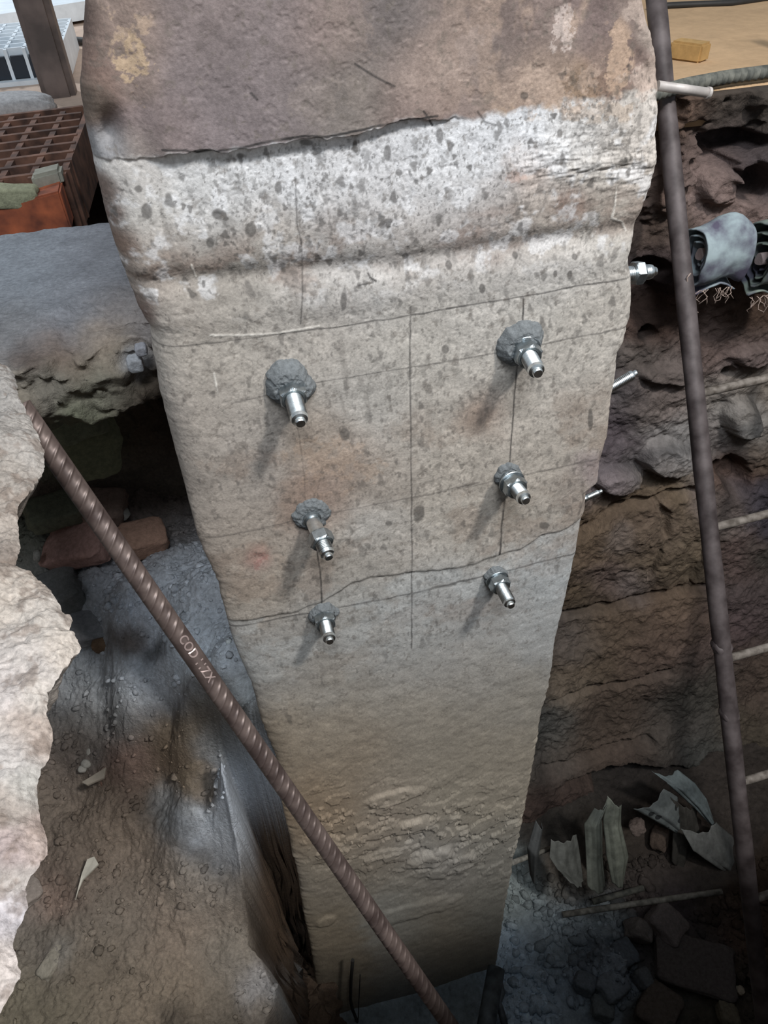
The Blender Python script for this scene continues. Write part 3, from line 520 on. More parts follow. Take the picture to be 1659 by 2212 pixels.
def ground_sheet(name, poly_xy, z, colour, amp, n=180, label=None):
    (x0, y0), (x1, y1) = poly_xy
    X, Y = np.meshgrid(np.linspace(x0, x1, n), np.linspace(y1, y0, n)); P0 = np.stack([X, Y, X*0], -1)
    P = P0.copy(); P[..., 2] = z+amp*fbm(P0, 6, 4)
    col = lin(colour)*(1+0.18*fbm(P0*np.array([0.5, 1, 1]), 6, 5, 0.6, 3)+0.08*fbm(P0, 30, 4, 0.6, 3))[..., None]
    # skirt so the sheet has a thickness
    o = link(name, grid_mesh(name, P, col, flip=True), M['ground'])
    sm = o.modifiers.new('thickness', 'SOLIDIFY'); sm.thickness = 0.06; sm.offset = -1
    tag(o, label, None, kind='structure'); return o
ground_sheet('ground', ((-0.2, 0.74), (5.0, 7.0)), 0.15, (186, 156, 122), 0.004, 260, 'tan dusty ground beyond the pit on the right')
ground_sheet('ground', ((-5.0, 1.22), (-0.2, 7.0)), 0.09, (190, 168, 152), 0.004, 220, 'pale ground beyond the pit on the left')
ground_sheet('ground', ((-3.0, 0.56), (0.3, 2.9)), -0.12, (60, 50, 44), 0.02, 120, 'dark drain trench under the rusty grating')
ground_sheet('ground', ((-2.5, -4.0), (2.6, -0.575)), 0.15, (150, 140, 130), 0.004, 120, 'unseen ground at the near edge of the pit')  # out of view; its edge is set to shade the pit bottom
# pit sides beyond the frame
def side_wall(name, x, label):
    Yg, Zg = np.meshgrid(np.linspace(-1.0, 0.8, 120), np.linspace(-2.1, 0.15, 140)); P0 = np.stack([Yg*0+x, Yg, Zg], -1)
    P = P0.copy(); P[..., 0] += 0.06*fbm(P0, 5, 4)
    col = lin((110, 92, 76))*(1+0.3*fbm(P0, 14, 4))[..., None]
    o = link(name, grid_mesh(name, P, col), M['wallsoil']); tag(o, kind='structure')
side_wall('wall_right', 1.55, ''); side_wall('wall_left', -1.27, '')
Xg, Zg = np.meshgrid(np.linspace(-1.0, 1.6, 120), np.linspace(-2.1, 0.12, 120)); P0 = np.stack([Xg, Xg*0-0.61, Zg], -1)
P1 = P0.copy(); P1[..., 1] -= 0.05*np.abs(fbm(P0, 5, 4))
o = link('wall_front', grid_mesh('wall_front', P1, lin((110, 92, 76))*(1+0.3*fbm(P0, 14, 4))[..., None]), M['wallsoil']); tag(o, kind='structure')

# ================================================================== BROKEN SLAB IN THE LEFT FOREGROUND
def slab():
    out = [(-60, 760), (0, 778), (28, 800), (36, 850), (60, 885), (80, 940), (88, 990), (60, 1040), (34, 1070), (30, 1110), (36, 1170), (22, 1208), (60, 1222), (85, 1240), (112, 1275), (140, 1320), (165, 1388), (150, 1415), (130, 1455), (102, 1490), (98, 1530), (104, 1560), (92, 1620), (76, 1650), (68, 1700), (66, 1745), (84, 1790), (90, 1830), (60, 1870), (38, 1900), (42, 1945), (20, 1985), (10, 2035), (26, 2070), (30, 2095), (12, 2130), (0, 2150), (-40, 2200)]
    zt = 0.15
    E = np.array([onZ(a, b, zt)[:2] for a, b in out])
    L = np.concatenate([[0], np.cumsum(np.hypot(*np.diff(E, axis=0).T))]); N = 620
    s = np.linspace(0, L[-1], N); ex = np.interp(s, L, E[:, 0]); ey = np.interp(s, L, E[:, 1])
    Q = np.stack([ex, ey, ex*0], -1)
    ex = ex+0.003*fbm(Q, 90, 4, 0.6, 1); ey = ey+0.003*fbm(Q, 90, 4, 0.6, 2)
    NW = 110; t = np.linspace(0, 1, NW)**1.6      # top surface, from edge to far left
    xo = -0.58
    top = np.zeros((NW, N, 3)); top[..., 0] = ex+(xo-ex)*t[:, None]; top[..., 1] = ey; top[..., 2] = zt
    dist = (ex-top[..., 0])
    top[..., 2] += -0.010*np.exp(-dist/0.010)+0.012*fbm(top, 16, 4, 0.6, 2)+0.010*fbm(top, 50, 5, 0.7, 3)
    ND = 60; dd = np.linspace(0, 1, ND)[1:]       # broken side going down and slightly back under
    side = np.zeros((ND-1, N, 3)); side[..., 0] = ex-0.11*(dd**0.9)[:, None]; side[..., 1] = ey; side[..., 2] = top[0, :, 2]-0.16*dd[:, None]
    side[..., 0] += 0.012*fbm(side, 30, 4, 0.6, 4)*np.minimum(1, dd*4)[:, None]
    G = np.concatenate([top[::-1], side], 0)
    px, py = proj(G)
    base = [(10, 850, 40, (150, 146, 142)), (40, 950, 30, (160, 154, 148)), (20, 1020, 20, (160, 152, 144)), (10, 1130, 30, (165, 155, 146)), (15, 1200, 14, (130, 120, 112)), (30, 1280, 30, (178, 168, 158)), (90, 1330, 30, (186, 178, 170)), (130, 1390, 20, (190, 180, 170)), (60, 1420, 30, (186, 178, 172)), (20, 1480, 30, (188, 180, 176)), (80, 1500, 20, (192, 184, 176)), (60, 1580, 30, (172, 158, 148)), (20, 1620, 30, (186, 180, 176)), (50, 1690, 20, (176, 172, 166)), (20, 1740, 24, (160, 150, 142)), (70, 1810, 20, (176, 160, 152)), (20, 1830, 24, (178, 162, 158)), (20, 1900, 24, (168, 160, 154)), (10, 1980, 30, (190, 184, 186)), (15, 2080, 30, (188, 178, 172))]
    col = colour_map(px, py, G, base, 12, 30)*0.84; col *= (1+0.28*fbm(G, 60, 5, 0.62, 9))[..., None]
    w = ss(0.12, 0.3, fbm(G, 70, 4, 0.6, 24)); col = mixc(col, (108, 94, 84), w*0.55)
    o = link('broken_concrete_slab', grid_mesh('broken_concrete_slab', G, col, flip=False), M['slab'])
    tag(o, 'broken edge of a pale concrete slab at the left of the pit, in the foreground', 'slab')
slab()

# ================================================================== ANCHOR BOLTS
def lathe(bm, prof, n, o, d, u=None):
    o = Vector(tuple(o)); d = Vector(tuple(d)).normalized(); u = d.orthogonal().normalized() if u is None else u; v = d.cross(u); rows = []
    for r, h in prof:
        rows.append([bm.verts.new(o+d*h+(u*math.cos(2*math.pi*k/n)+v*math.sin(2*math.pi*k/n))*r) for k in range(n)])
    for a, b in zip(rows[:-1], rows[1:]):
        for k in range(n): bm.faces.new((a[k], a[(k+1) % n], b[(k+1) % n], b[k]))
    bm.faces.new(rows[0][::-1]); bm.faces.new(rows[-1])
def stud_profile(L, r=0.0083, h0=-0.02, thread_from=0.0):
    p = [(r*0.98, h0)]
    h = max(h0+0.001, thread_from); 
    if thread_from > h0: p.append((r*0.98, thread_from))
    pitch = 0.0019
    while h < L-0.0085:
        p += [(r*0.90, h), (r, h+pitch*0.45), (r, h+pitch*0.55)]; h += pitch
    p += [(r*0.96, L-0.0070), (r*0.90, L-0.0052), (r*0.70, L-0.0044), (r*0.60, L-0.0040), (r*0.60, L-0.0012), (r*0.50, L)]
    return p
def hex_nut(bm, o, d, af=0.024, h=0.013, ang=0.0, r=0.0083):
    o = Vector(tuple(o)); d = Vector(tuple(d)).normalized(); u = Vector((1, 0, 0)); u = (u-d*u.dot(d)).normalized(); v = d.cross(u)
    R_ = af/2/math.cos(math.pi/6); n = 48
    rows = []
    for rr, hh in ((0.90, 0.0), (1.0, 0.0015), (1.0, h-0.002), (0.0, h)):
        row = []
        for k in range(n):
            a = 2*math.pi*k/n+ang; b = (a-ang) % (math.pi/3)-math.pi/6
            hexr = af/2/math.cos(b)
            if rr == 0.90: q = min(hexr, af/2*1.0)
            elif rr == 0.0: q = min(hexr, af/2*0.97)
            else: q = hexr
            row.append(bm.verts.new(o+d*hh*(1 if rr != 1.0 or hh < 0.003 else 1-0.0*(q/R_))+(u*math.cos(a)+v*math.sin(a))*q))
        rows.append(row)
    inner0 = [bm.verts.new(o+(u*math.cos(2*math.pi*k/n+ang)+v*math.sin(2*math.pi*k/n+ang))*r*0.9) for k in range(n)]
    inner1 = [bm.verts.new(o+d*(h-0.0008)+(u*math.cos(2*math.pi*k/n+ang)+v*math.sin(2*math.pi*k/n+ang))*r*1.06) for k in range(n)]
    rows = [inner0]+rows+[inner1]
    for a, b in zip(rows[:-1], rows[1:]):
        for k in range(n): bm.faces.new((a[k], a[(k+1) % n], b[(k+1) % n], b[k]))
    for k in range(n): bm.faces.new((inner1[k], inner1[(k+1) % n], inner0[(k+1) % n], inner0[k]))
def grout_mesh(x, z, r, h, seed, lop=(0, 0)):
    NA, NRr = 96, 26; P = np.zeros((NRr, NA, 3))
    a = np.linspace(0, 2*math.pi, NA, endpoint=False)
    A, T = np.meshgrid(a, np.linspace(0, 1, NRr)[::-1])
    Q = np.stack([np.cos(A)+seed, np.sin(A), T*0], -1)
    rad = r*(1+0.28*fbm(Q, 1.3, 3, 0.5, seed)+0.10*fbm(Q, 6, 3, 0.6, seed))*(1+lop[0]*np.cos(A)+lop[1]*np.sin(A))
    rr = 0.007+(rad-0.007)*T
    P[..., 0] = x+rr*np.cos(A); P[..., 2] = z+rr*np.sin(A)
    hh = h*np.clip((1-T)*2.2, 0, 1)**0.7
    hh = hh*(1+0.35*fbm(P, 90, 4, 0.6, seed))+0.0015*fbm(P, 260, 3, 0.6, seed)
    P[..., 1] = -hh+0.003-0.004*(T < 0.97)
    P[0, :, 1] = 0.004
    return grid_mesh('grout_collar', P, None, wrap=True)
def anchor(base, tip_px, L, nut_at, ang, grout, label, washer=True, sleeve=0.0):
    b = np.array([base[0], 0.0, base[1]]); t = onY(tip_px[0], tip_px[1], -L); d = t-b; Ln = np.linalg.norm(d); d = d/Ln
    e = empty('anchor_bolt', b); inv = Vector(tuple(-b))
    def par(o):
        o.parent = e; o.matrix_parent_inverse = Matrix.Translation(inv)
    bm = bmesh.new(); lathe(bm, stud_profile(Ln, thread_from=(nut_at-0.002 if sleeve else -0.01)), 48, b, d); par(bm_mesh('threaded_stud', bm, M['zinc'], None, False))
    bm = bmesh.new(); hex_nut(bm, b+d*nut_at, d, ang=ang); par(bm_mesh('hex_nut', bm, M['zincdull']))
    if washer:
        bm = bmesh.new(); lathe(bm, [(0.0088, 0), (0.0148, 0), (0.0152, 0.0006), (0.0152, 0.0020), (0.0146, 0.0026), (0.0088, 0.0026)], 40, b+d*(nut_at-0.0028), d); par(bm_mesh('washer', bm, M['zincdull']))
    if sleeve:
        bm = bmesh.new(); lathe(bm, [(0.0092, -0.01), (0.0106, 0), (0.0106, sleeve), (0.0098, sleeve+0.0008)], 32, b, d); par(bm_mesh('sleeve', bm, M['zincdull']))
    g = link('grout_collar', grout_mesh(base[0]+grout[2], base[1]+grout[3], grout[0], grout[1], grout[4]), M['grout']); par(g)
    tag(e, label, 'bolt', 'zinc anchor bolts set out in a grid on the column face')
    return e
anchor((.115, .148), (1163, 808), .052, 0.012, 0.35, (.0235, .011, -.002, .002, 1.3), 'upper right anchor bolt, its nut half buried in a big smear of dark grout')
anchor((-.115, .146), (650, 916), .052, 0.008, 0.5, (.0225, .011, 0, .002, 2.1), 'upper left anchor bolt in a thick dark grey grout collar')
anchor((-.113, -.022), (711, 1206), .056, 0.026, 0.1, (.021, .004, 0, .003, 3.7), 'middle left anchor bolt with a bare shaft showing behind its nut', washer=False, sleeve=0.006)
anchor((.113, -.020), (1137, 1083), .052, 0.016, 0.45, (.016, .004, 0, .003, 4.4), 'middle right anchor bolt with washer and nut standing off the concrete', sleeve=0.008)
anchor((-.115, -.190), (713, 1387), .047, 0.006, 0.5, (.0175, .005, 0, .001, 5.9), 'lowest anchor bolt on the left, short with the nut tight to the face')
anchor((.112, -.190), (1105, 1310), .052, 0.007, 0.3, (.016, .0035, 0, .003, 6.6), 'lowest anchor bolt on the right, just under the mortar lip')
def side_bolt(p0, p1, r, label, threaded=True, nut=None):
    p0 = np.array(p0); p1 = np.array(p1); d = p1-p0; Ln = np.linalg.norm(d); e = empty('side_anchor_bolt', p0); inv = Vector(tuple(-p0))
    bm = bmesh.new()
    lathe(bm, stud_profile(Ln, r, -0.01, 0.0), 24, p0, d); o = bm_mesh('threaded_stud', bm, M['zinc'], None, True); o.parent = e; o.matrix_parent_inverse = Matrix.Translation(inv)
    if nut is not None:
        bm = bmesh.new(); hex_nut(bm, p0+d/Ln*nut, d, 0.022, 0.011, 0.2, r); o = bm_mesh('hex_nut', bm, M['zincdull']); o.parent = e; o.matrix_parent_inverse = Matrix.Translation(inv)
    tag(e, label, 'bolt')
side_bolt(onY(1352, 592, 0.06), onY(1417, 586, 0.06), 0.0078, 'shiny anchor bolt at the column right edge, level with the top pencil line', nut=0.008)
side_bolt(onY(1318, 838, 0.06), onY(1376, 804, 0.06), 0.0062, 'slanting anchor bolt at the column right edge, beside the top row of bolts')
side_bolt(onY(1270, 1074, 0.05), onY(1301, 1060, 0.05), 0.0045, 'bright bolt tip just showing at the right edge of the column')
# smooth rod at the upper right
e = empty('steel_rod', onY(1425, 186, 0.02)); p0 = onY(1420, 185, 0.02); p1 = onY(1526, 200, 0.02)
M['palerod'] = metal('pale dusty steel', (176, 170, 166), 0.55, 0.2, 90, 0.2, 0.1)
o = tube('rod_shaft', [p0, p1], 0.0038, M['palerod'], None, 20); o.parent = e; o.matrix_parent_inverse = Matrix.Translation(-e.location)
bm = bmesh.new(); lathe(bm, [(0.0038, 0), (0.0046, 0.0004), (0.0046, 0.003), (0.0034, 0.0036), (0.0028, 0.001)], 24, p1, (p1-p0)); o = bm_mesh('rod_end', bm, M['palerod'], None); o.parent = e; o.matrix_parent_inverse = Matrix.Translation(-e.location)
tag(e, 'pale smooth steel rod sticking out to the right near the top of the column', 'rod')

# ================================================================== LEANING REBAR
def rebar(name, pts, r, pitch, label, mat, seg=9, n=36, gap=None, rib=0.0013, cat='rebar', slant=0.35):
    P = np.array(pts); L = np.concatenate([[0], np.cumsum(np.linalg.norm(np.diff(P, axis=0), axis=1))]); N = int(L[-1]/pitch*seg)
    s = np.linspace(0, L[-1], N); c = np.stack([np.interp(s, L, P[:, i]) for i in range(3)], -1)
    if len(P) > 2:
        k = max(3, N//8); ker = np.ones(k)/k; pad = np.pad(c, ((k//2, k-1-k//2), (0, 0)), 'reflect', reflect_type='odd'); c = np.stack([np.convolve(pad[:, i], ker, 'valid') for i in range(3)], -1)
    d = np.gradient(c, axis=0); d /= np.linalg.norm(d, axis=1)[:, None]
    tocam = CAM-c.mean(0); u = np.cross(d, tocam); u /= np.linalg.norm(u, axis=1)[:, None]; v = np.cross(u, d)   # v faces the viewer side, u to the side
    a = np.linspace(0, 2*math.pi, n, endpoint=False)
    S_, A_ = np.meshgrid(s, a, indexing='ij')
    ph = (S_/pitch+slant*2.2*np.sin(A_)) % 1.0
    env = np.clip(np.abs(np.cos(A_-0.25))*1.4-0.15, 0, 1)**0.6
    rb = np.exp(-((ph-0.5)/0.11)**2)*env
    if gap is not None: rb = rb*(1-ss(gap[0]-0.004, gap[0]+0.002, S_)*ss(gap[1]+0.004, gap[1]-0.002, S_)*(np.sin(A_) > -2))
    long_ = np.exp(-(np.minimum(np.abs(A_-math.pi/2-0.25), np.abs(A_-1.5*math.pi-0.25))/0.13)**2)*0.7
    rr = r+rib*np.maximum(rb, long_)
    G = c[:, None, :]+rr[..., None]*(np.cos(A_)[..., None]*v[:, None, :]+np.sin(A_)[..., None]*u[:, None, :])
    cap0 = np.repeat(c[:1, None, :], n, 1); cap1 = np.repeat(c[-1:, None, :], n, 1)
    G = np.concatenate([cap0, G, cap1], 0)
    o = link(name, grid_mesh(name, G, None, wrap=True), mat); 
    if label: tag(o, label, cat)
    return o, c, s, u, v, d
rp = [at(-40, 780, 0.655), at(70, 915, 0.665), at(440, 1448, 0.755), at(700, 1832, 0.86), at(968, 2212, 0.98), at(1120, 2430, 1.06)]
rp = [rp[1]+(rp[1]-rp[4])*0.06, rp[1], rp[2], rp[3], rp[4], rp[4]+(rp[4]-rp[1])*0.15]
def rebar_main():
    # straight bar between the two measured ends
    A = at(57, 898, 0.70); B = at(970, 2212, 0.985); dv = (B-A)
    pts = [A-dv*0.012, B+dv*0.16]
    Pm = at(440, 1450, 0.76)
    s0 = np.dot(at(398, 1392, 0.745)-pts[0], dv)/np.linalg.norm(dv); s1 = np.dot(at(470, 1492, 0.765)-pts[0], dv)/np.linalg.norm(dv)
    o, c, s, u, v, d = rebar('ribbed_rebar', pts, 0.0102, 0.0125, 'thick ribbed rebar leaning diagonally across the pit in front of the column', M['rebar'], gap=(s0, s1), seg=16, n=44, rib=0.0016, slant=-0.30)
    cu = bpy.data.curves.new('t', 'FONT'); cu.body = 'COD 11ZX'; cu.extrude = 0.05; cu.offset = 0.012; cu.resolution_u = 4; cu.size = 1.0
    to = bpy.data.objects.new('t', cu); C.objects.link(to); bpy.context.view_layer.update()
    me = bpy.data.meshes.new_from_object(to.evaluated_get(bpy.context.evaluated_depsgraph_get())); bpy.data.objects.remove(to)
    V = np.array([q.co[:] for q in me.vertices]); x0, x1 = V[:, 0].min(), V[:, 0].max(); y0, y1 = V[:, 1].min(), V[:, 1].max()
    sx = s0+0.001+(V[:, 0]-x0)/(x1-x0)*(s1-s0-0.002); ya = (V[:, 1]-y0)/(y1-y0)-0.5; rr = 0.0102+np.where(V[:, 2] > 0, 0.0009, -0.0006)
    cc = np.stack([np.interp(sx, s, c[:, i]) for i in range(3)], -1)
    uu, vv = u[len(u)//3], v[len(v)//3]
    sgn = 1.0 if (uu@R)[0] > 0 else -1.0
    ang = ya*0.95*sgn+0.18*sgn
    W_ = cc+rr[:, None]*(np.cos(ang)[:, None]*vv+np.sin(ang)[:, None]*uu)
    me.vertices.foreach_set('co', W_.astype(np.float32).ravel()); me.update()
    l = link('raised_letters', me, M['rebarletter'], o, False); l['label'] = 'raised rolled letters'
rebar_main()

# ================================================================== LADDER
def ladder():
    cent = [(1412, -60), (1425, 100), (1447, 300), (1470, 530), (1486, 700), (1501, 870), (1524, 1060), (1543, 1240), (1563, 1430), (1586, 1640), (1610, 1850), (1631, 2020), (1648, 2180), (1655, 2260)]
    d0, d1 = 1.315, 1.575
    def depth(y):   # straight in space between the two ends: 1/d is linear in the picture
        t = (y+60)/2320.0; return 1/((1-t)/d0+t/d1)
    P = np.array([at(x, y, depth(y)) for x, y in cent])
    # smooth to a nearly straight rail
    n = len(P); t = np.linspace(0, 1, n); k = [np.polyfit([np.linalg.norm(p-P[0]) for p in P], P[:, i], 2) for i in range(3)]
    Ls = np.linspace(0, np.linalg.norm(P[-1]-P[0])*1.16, 26); rail = np.stack([np.polyval(k[i], Ls) for i in range(3)], -1)
    e = empty('steel_ladder', rail[-1]); inv = Matrix.Translation(Vector(tuple(-rail[-1])))
    def par(o): o.parent = e; o.matrix_parent_inverse = inv
    r = [0.0175+0.0006*math.sin(i*2.3) for i in range(26)]
    par(tube('rail', rail, r, M['ladder'], None, 22, wob=0.02))
    off = np.array([0.40, 0.0, 0.02]); par(tube('rail', rail+off, 0.0175, M['ladder'], None, 18))
    for (x, y) in [(1424, 280), (1470, 560), (1508, 852), (1536, 1142), (1568, 1425), (1594, 1692), (1622, 1945), (1645, 2185)]:
        j = np.argmin([abs(proj(q)[1]-y) for q in np.array([rail[0]+(rail[-1]-rail[0])*t_ for t_ in np.linspace(0, 1, 400)])])
        yy = np.array([proj(q)[1] for q in rail]); q = np.array([np.interp(y, yy, rail[:, i]) for i in range(3)])
        if y < 700: continue
        par(tube('rung', [q, q+off], 0.0085, M['rung'], None, 14))
    # weld lumps where the rail was spliced
    for (x, y) in [(1560, 1540), (1566, 1395)]:
        yy = np.array([proj(q)[1] for q in rail]); q = np.array([np.interp(y, yy, rail[:, i]) for i in range(3)])
        w = rock('weld_bead', q, (0.0195, 0.0195, 0.012), (0.4, 0, 0), (100, 92, 90), mat=M['ladder'], sub=3, box=0.1, amp=0.1, seed=y); par(w)
        w.location = tuple(q)
    tag(e, 'long steel ladder with bar rungs leaning in the pit right of the column', 'ladder')
ladder()

# ================================================================== TOP RIGHT: rebar on the edge, wood block, cable
M['greybar'] = metal('dusty grey green rebar', (112, 112, 104), 0.75, 0.1, 60, 0.3, 0.3, (74, 76, 72))
rebar('edge_rebar', [onZ(1380, 213, 0.168), onZ(1480, 184, 0.168), onZ(1570, 167, 0.168), onZ(1680, 153, 0.168)], 0.0105, 0.014, 'grey green ribbed rebar lying along the far edge of the pit', M['greybar'], seg=8, n=24, rib=0.003, slant=0.1)
bm = bmesh.new(); p = onZ(1474, 136, 0.15); ax = (onZ(1508, 140, 0.15)-onZ(1440, 130, 0.15))/2; ax[2] = 0; nrm = np.array([-ax[1], ax[0], 0]); nrm /= np.linalg.norm(nrm)
obox(bm, p+np.array([0, 0, 0.019])+nrm*0.02, ax, nrm*0.020, (0, 0, 0.017)); bmesh.ops.bevel(bm, geom=bm.edges[:], offset=0.004, segments=2, affect='EDGES')
M['wood'] = earth('sawn wood', 0.7, 30, 0.25, 0.2, 80, 0.002, (176, 142, 92))
o = bm_mesh('wood_block', bm, M['wood']); tag(o, 'short block of pale wood lying on the tan ground, right of the ladder top', 'wood')
M['cable'] = metal('black cable', (40, 38, 36), 0.6, 0.0)
tag(tube('cable', [onZ(a, b, 0.156) for a, b in [(1400, 16), (1450, 12), (1520, 9), (1580, 7), (1620, 2), (1700, -12)]], 0.008, M['cable'], None, 10), 'thin dark cable crossing the tan ground at the top right', 'cable')

# ================================================================== TOP LEFT: post, grating, beam, crates
M['post'] = metal('grey brown painted steel post', (116, 102, 96), 0.6, 0.1, 20, 0.2, 0.15, (88, 78, 74))
def post():
    b = onZ(156, 300, 0.0)
    bm = bmesh.new(); obox(bm, (b[0], b[1]+0.03, 0.75), (0.037, 0, 0), (0, 0.037, 0), (0, 0, 0.87)); bmesh.ops.bevel(bm, geom=[x for x in bm.edges if abs((x.verts[0].co-x.verts[1].co).z) > 0.5], offset=0.012, segments=4, affect='EDGES')
    e2 = bm_mesh('steel_post', bm, M['post'], None, False)
    tag(e2, 'square grey brown steel post standing behind the grating at the top left', 'post')
post()
M['rust'] = metal('orange brown rust', (118, 84, 68), 0.85, 0.05, 30, 0.3, 0.4, (70, 50, 42))
M['rustlight'] = metal('brick red rusty steel', (176, 96, 62), 0.85, 0.05, 26, 0.3, 0.4, (112, 62, 46))
def grating():
    g0 = onZ(0, 283, 0.115); c = np.array([-0.60, 0.98, 0.115]); e = empty('rusty_grating', (c[0], c[1], 0.03)); inv = Matrix.Translation(-e.location)
    bm = bmesh.new(); bx = bmesh.new()
    xs0, xs1, ys0, ys1, h = -0.98, -0.37, 0.80, 1.22, 0.10
    for i in range(9):
        y = ys0+(ys1-ys0)*i/8
        obox(bm, ((xs0+xs1)/2, y, 0.12-h/2), ((xs1-xs0)/2, 0.02, 0), (0, 0.0055, 0), (0, 0, h/2))
    for i in range(13):
        x = xs0+(xs1-xs0)*i/12
        obox(bx, (x, (ys0+ys1)/2, 0.119-h/2), (0.0055, 0, 0), (0.012, (ys1-ys0)/2, 0), (0, 0, h/2-0.001))
    for nm, b_ in (('bearing_bars', bm), ('cross_bars', bx)):
        o = bm_mesh(nm, b_, M['rust']); o.parent = e; o.matrix_parent_inverse = inv
    tag(e, 'deep rusty steel grating lying over the trench at the left edge', 'grating')
grating()
def rusty_beam():
    a = onZ(132, 412, 0.07); b = onZ(-60, 470, 0.07); y = (a[1]+b[1])/2
    bm = bmesh.new()
    A = onY(131, 415, 0.74); B = onY(-80, 470, 0.74); d = (B-A)/2; d[1] = 0; c = (A+B)/2
    obox(bm, c+np.array([0, 0.02, -0.028]), d, (0, 0.028, 0), (0, 0, 0.032)); bmesh.ops.bevel(bm, geom=bm.edges[:], offset=0.003, segments=2, affect='EDGES')
    tag(bm_mesh('rusty_bar', bm, M['rustlight']), 'brick red rusty steel bar lying in front of the grating', 'bar')
    bm = bmesh.new(); p = onY(105, 383, 0.80); obox(bm, p, (0.024, 0.004, 0.002), (0, 0.02, 0), (0, 0, 0.013)); bmesh.ops.bevel(bm, geom=bm.edges[:], offset=0.005, segments=2, affect='EDGES')
    tag(bm_mesh('white_chip', bm, earth('chalky chip', 0.9, 60, 0.2, 0.3, 100, 0.003, (150, 148, 136))), 'small off white block beside the rusty bar', 'block')
    rock('pale_lump', onY(18, 424, 0.75), (0.045, 0.02, 0.016), (0, 0.15, 0.1), (150, 150, 124), 'pale yellowish lump resting on the rusty bar', 'stone', 0.6, 0.08, 2.2)
rusty_beam()
M['white'] = earth('dirty white plastic', 0.5, 20, 0.12, 0.1, 60, 0.001, (226, 234, 240), spec=0.5)
M['blackp'] = earth('black plastic', 0.5, 20, 0.2, 0.1, 60, 0.001, (36, 44, 54), spec=0.5)
def crate(x0, x1, yf, yb, z, h, n, label, name='plastic_tray'):
    e = empty(name, ((x0+x1)/2, (yf+yb)/2, z)); inv = Matrix.Translation(-e.location)
    def par(o): o.parent = e; o.matrix_parent_inverse = inv
    bm = bmesh.new()
    for i in range(n+1):
        x = x0+(x1-x0)*i/n; obox(bm, (x, (yf+yb)/2, z+h/2), (0.004, 0, 0), (0, (yb-yf)/2, 0), (0, 0, h/2))
    for j in range(8):
        y = yf+0.02+(yb-yf-0.02)*j/7; obox(bm, ((x0+x1)/2, y, z+h*0.55), ((x1-x0)/2, 0, 0), (0, 0.0035, 0), (0, 0, h*0.45))
    obox(bm, ((x0+x1)/2, yf-0.006, z+0.005), ((x1-x0)/2, 0, 0), (0, 0.016, 0), (0, 0, 0.005))
    par(bm_mesh('lattice', bm, M['white']))
    bm = bmesh.new()
    w = (x1-x0)/n
    for i in range(n):
        x = x0+w*(i+0.5); vs = []
        for sx, sz in ((-.46, 0.012), (.46, 0.012), (.34, h*0.8), (-.34, h*0.8)):
            vs.append((x+sx*w, sz+z))
        f = [bm.verts.new((a, yf+0.002, c_)) for a, c_ in vs]; g = [bm.verts.new((a, yf+0.012, c_)) for a, c_ in vs]
        bm.faces.new(f); bm.faces.new(g[::-1])
        for k in range(4): bm.faces.new((f[k], g[k], g[(k+1) % 4], f[(k+1) % 4]))
    par(bm_mesh('dark_cells', bm, M['blackp']))
    tag(e, label, 'tray')
crate(-1.0, -0.43, 1.66, 2.05, 0.09, 0.075, 13, 'white plastic lattice tray with black cells, lying behind the steel post')
crate(-1.7, -0.95, 3.4, 3.7, 0.09, 0.09, 13, 'second white lattice tray, farther back in the top left corner')
bm = bmesh.new(); pa, pb, pc, pd = onZ(-60, 84, 0.10), onZ(200, 40, 0.10), onZ(200, 0, 0.10), onZ(-60, 20, 0.10)
vs = [bm.verts.new(tuple(q)) for q in (pa, pb, pc, pd)]; f = bm.faces.new(vs); r_ = bmesh.ops.extrude_face_region(bm, geom=[f])
for v_ in [g for g in r_['geom'] if isinstance(g, bmesh.types.BMVert)]: v_.co.z += 0.05
tag(bm_mesh('white_board', bm, M['white']), 'long white board lying flat behind the nearer lattice tray', 'board')
tag(tube('black_hose', [onZ(a, b, 0.102) for a, b in [(-40, 96), (0, 92), (60, 84), (130, 80), (170, 88), (210, 92)]], 0.010, M['cable'], None, 10), 'thin black hose lying beside the white board', 'hose')
tag(tube('black_pipe', [onZ(a, b, 0.108) for a, b in [(-60, 104), (0, 100), (60, 96)]], 0.013, M['cable'], None, 12), 'thicker black pipe just behind the lattice tray', 'pipe')
rock('shade_mound', onZ(-40, 244, 0.10), (0.15, 0.05, 0.03), (0, 0, 0.1), (170, 168, 168), 'low grey bundle added for the shaded band on the floor, left of the steel post', 'mound', 0.2, 0.05, 9.0)  # low mound standing in for a light and dark band on the floor

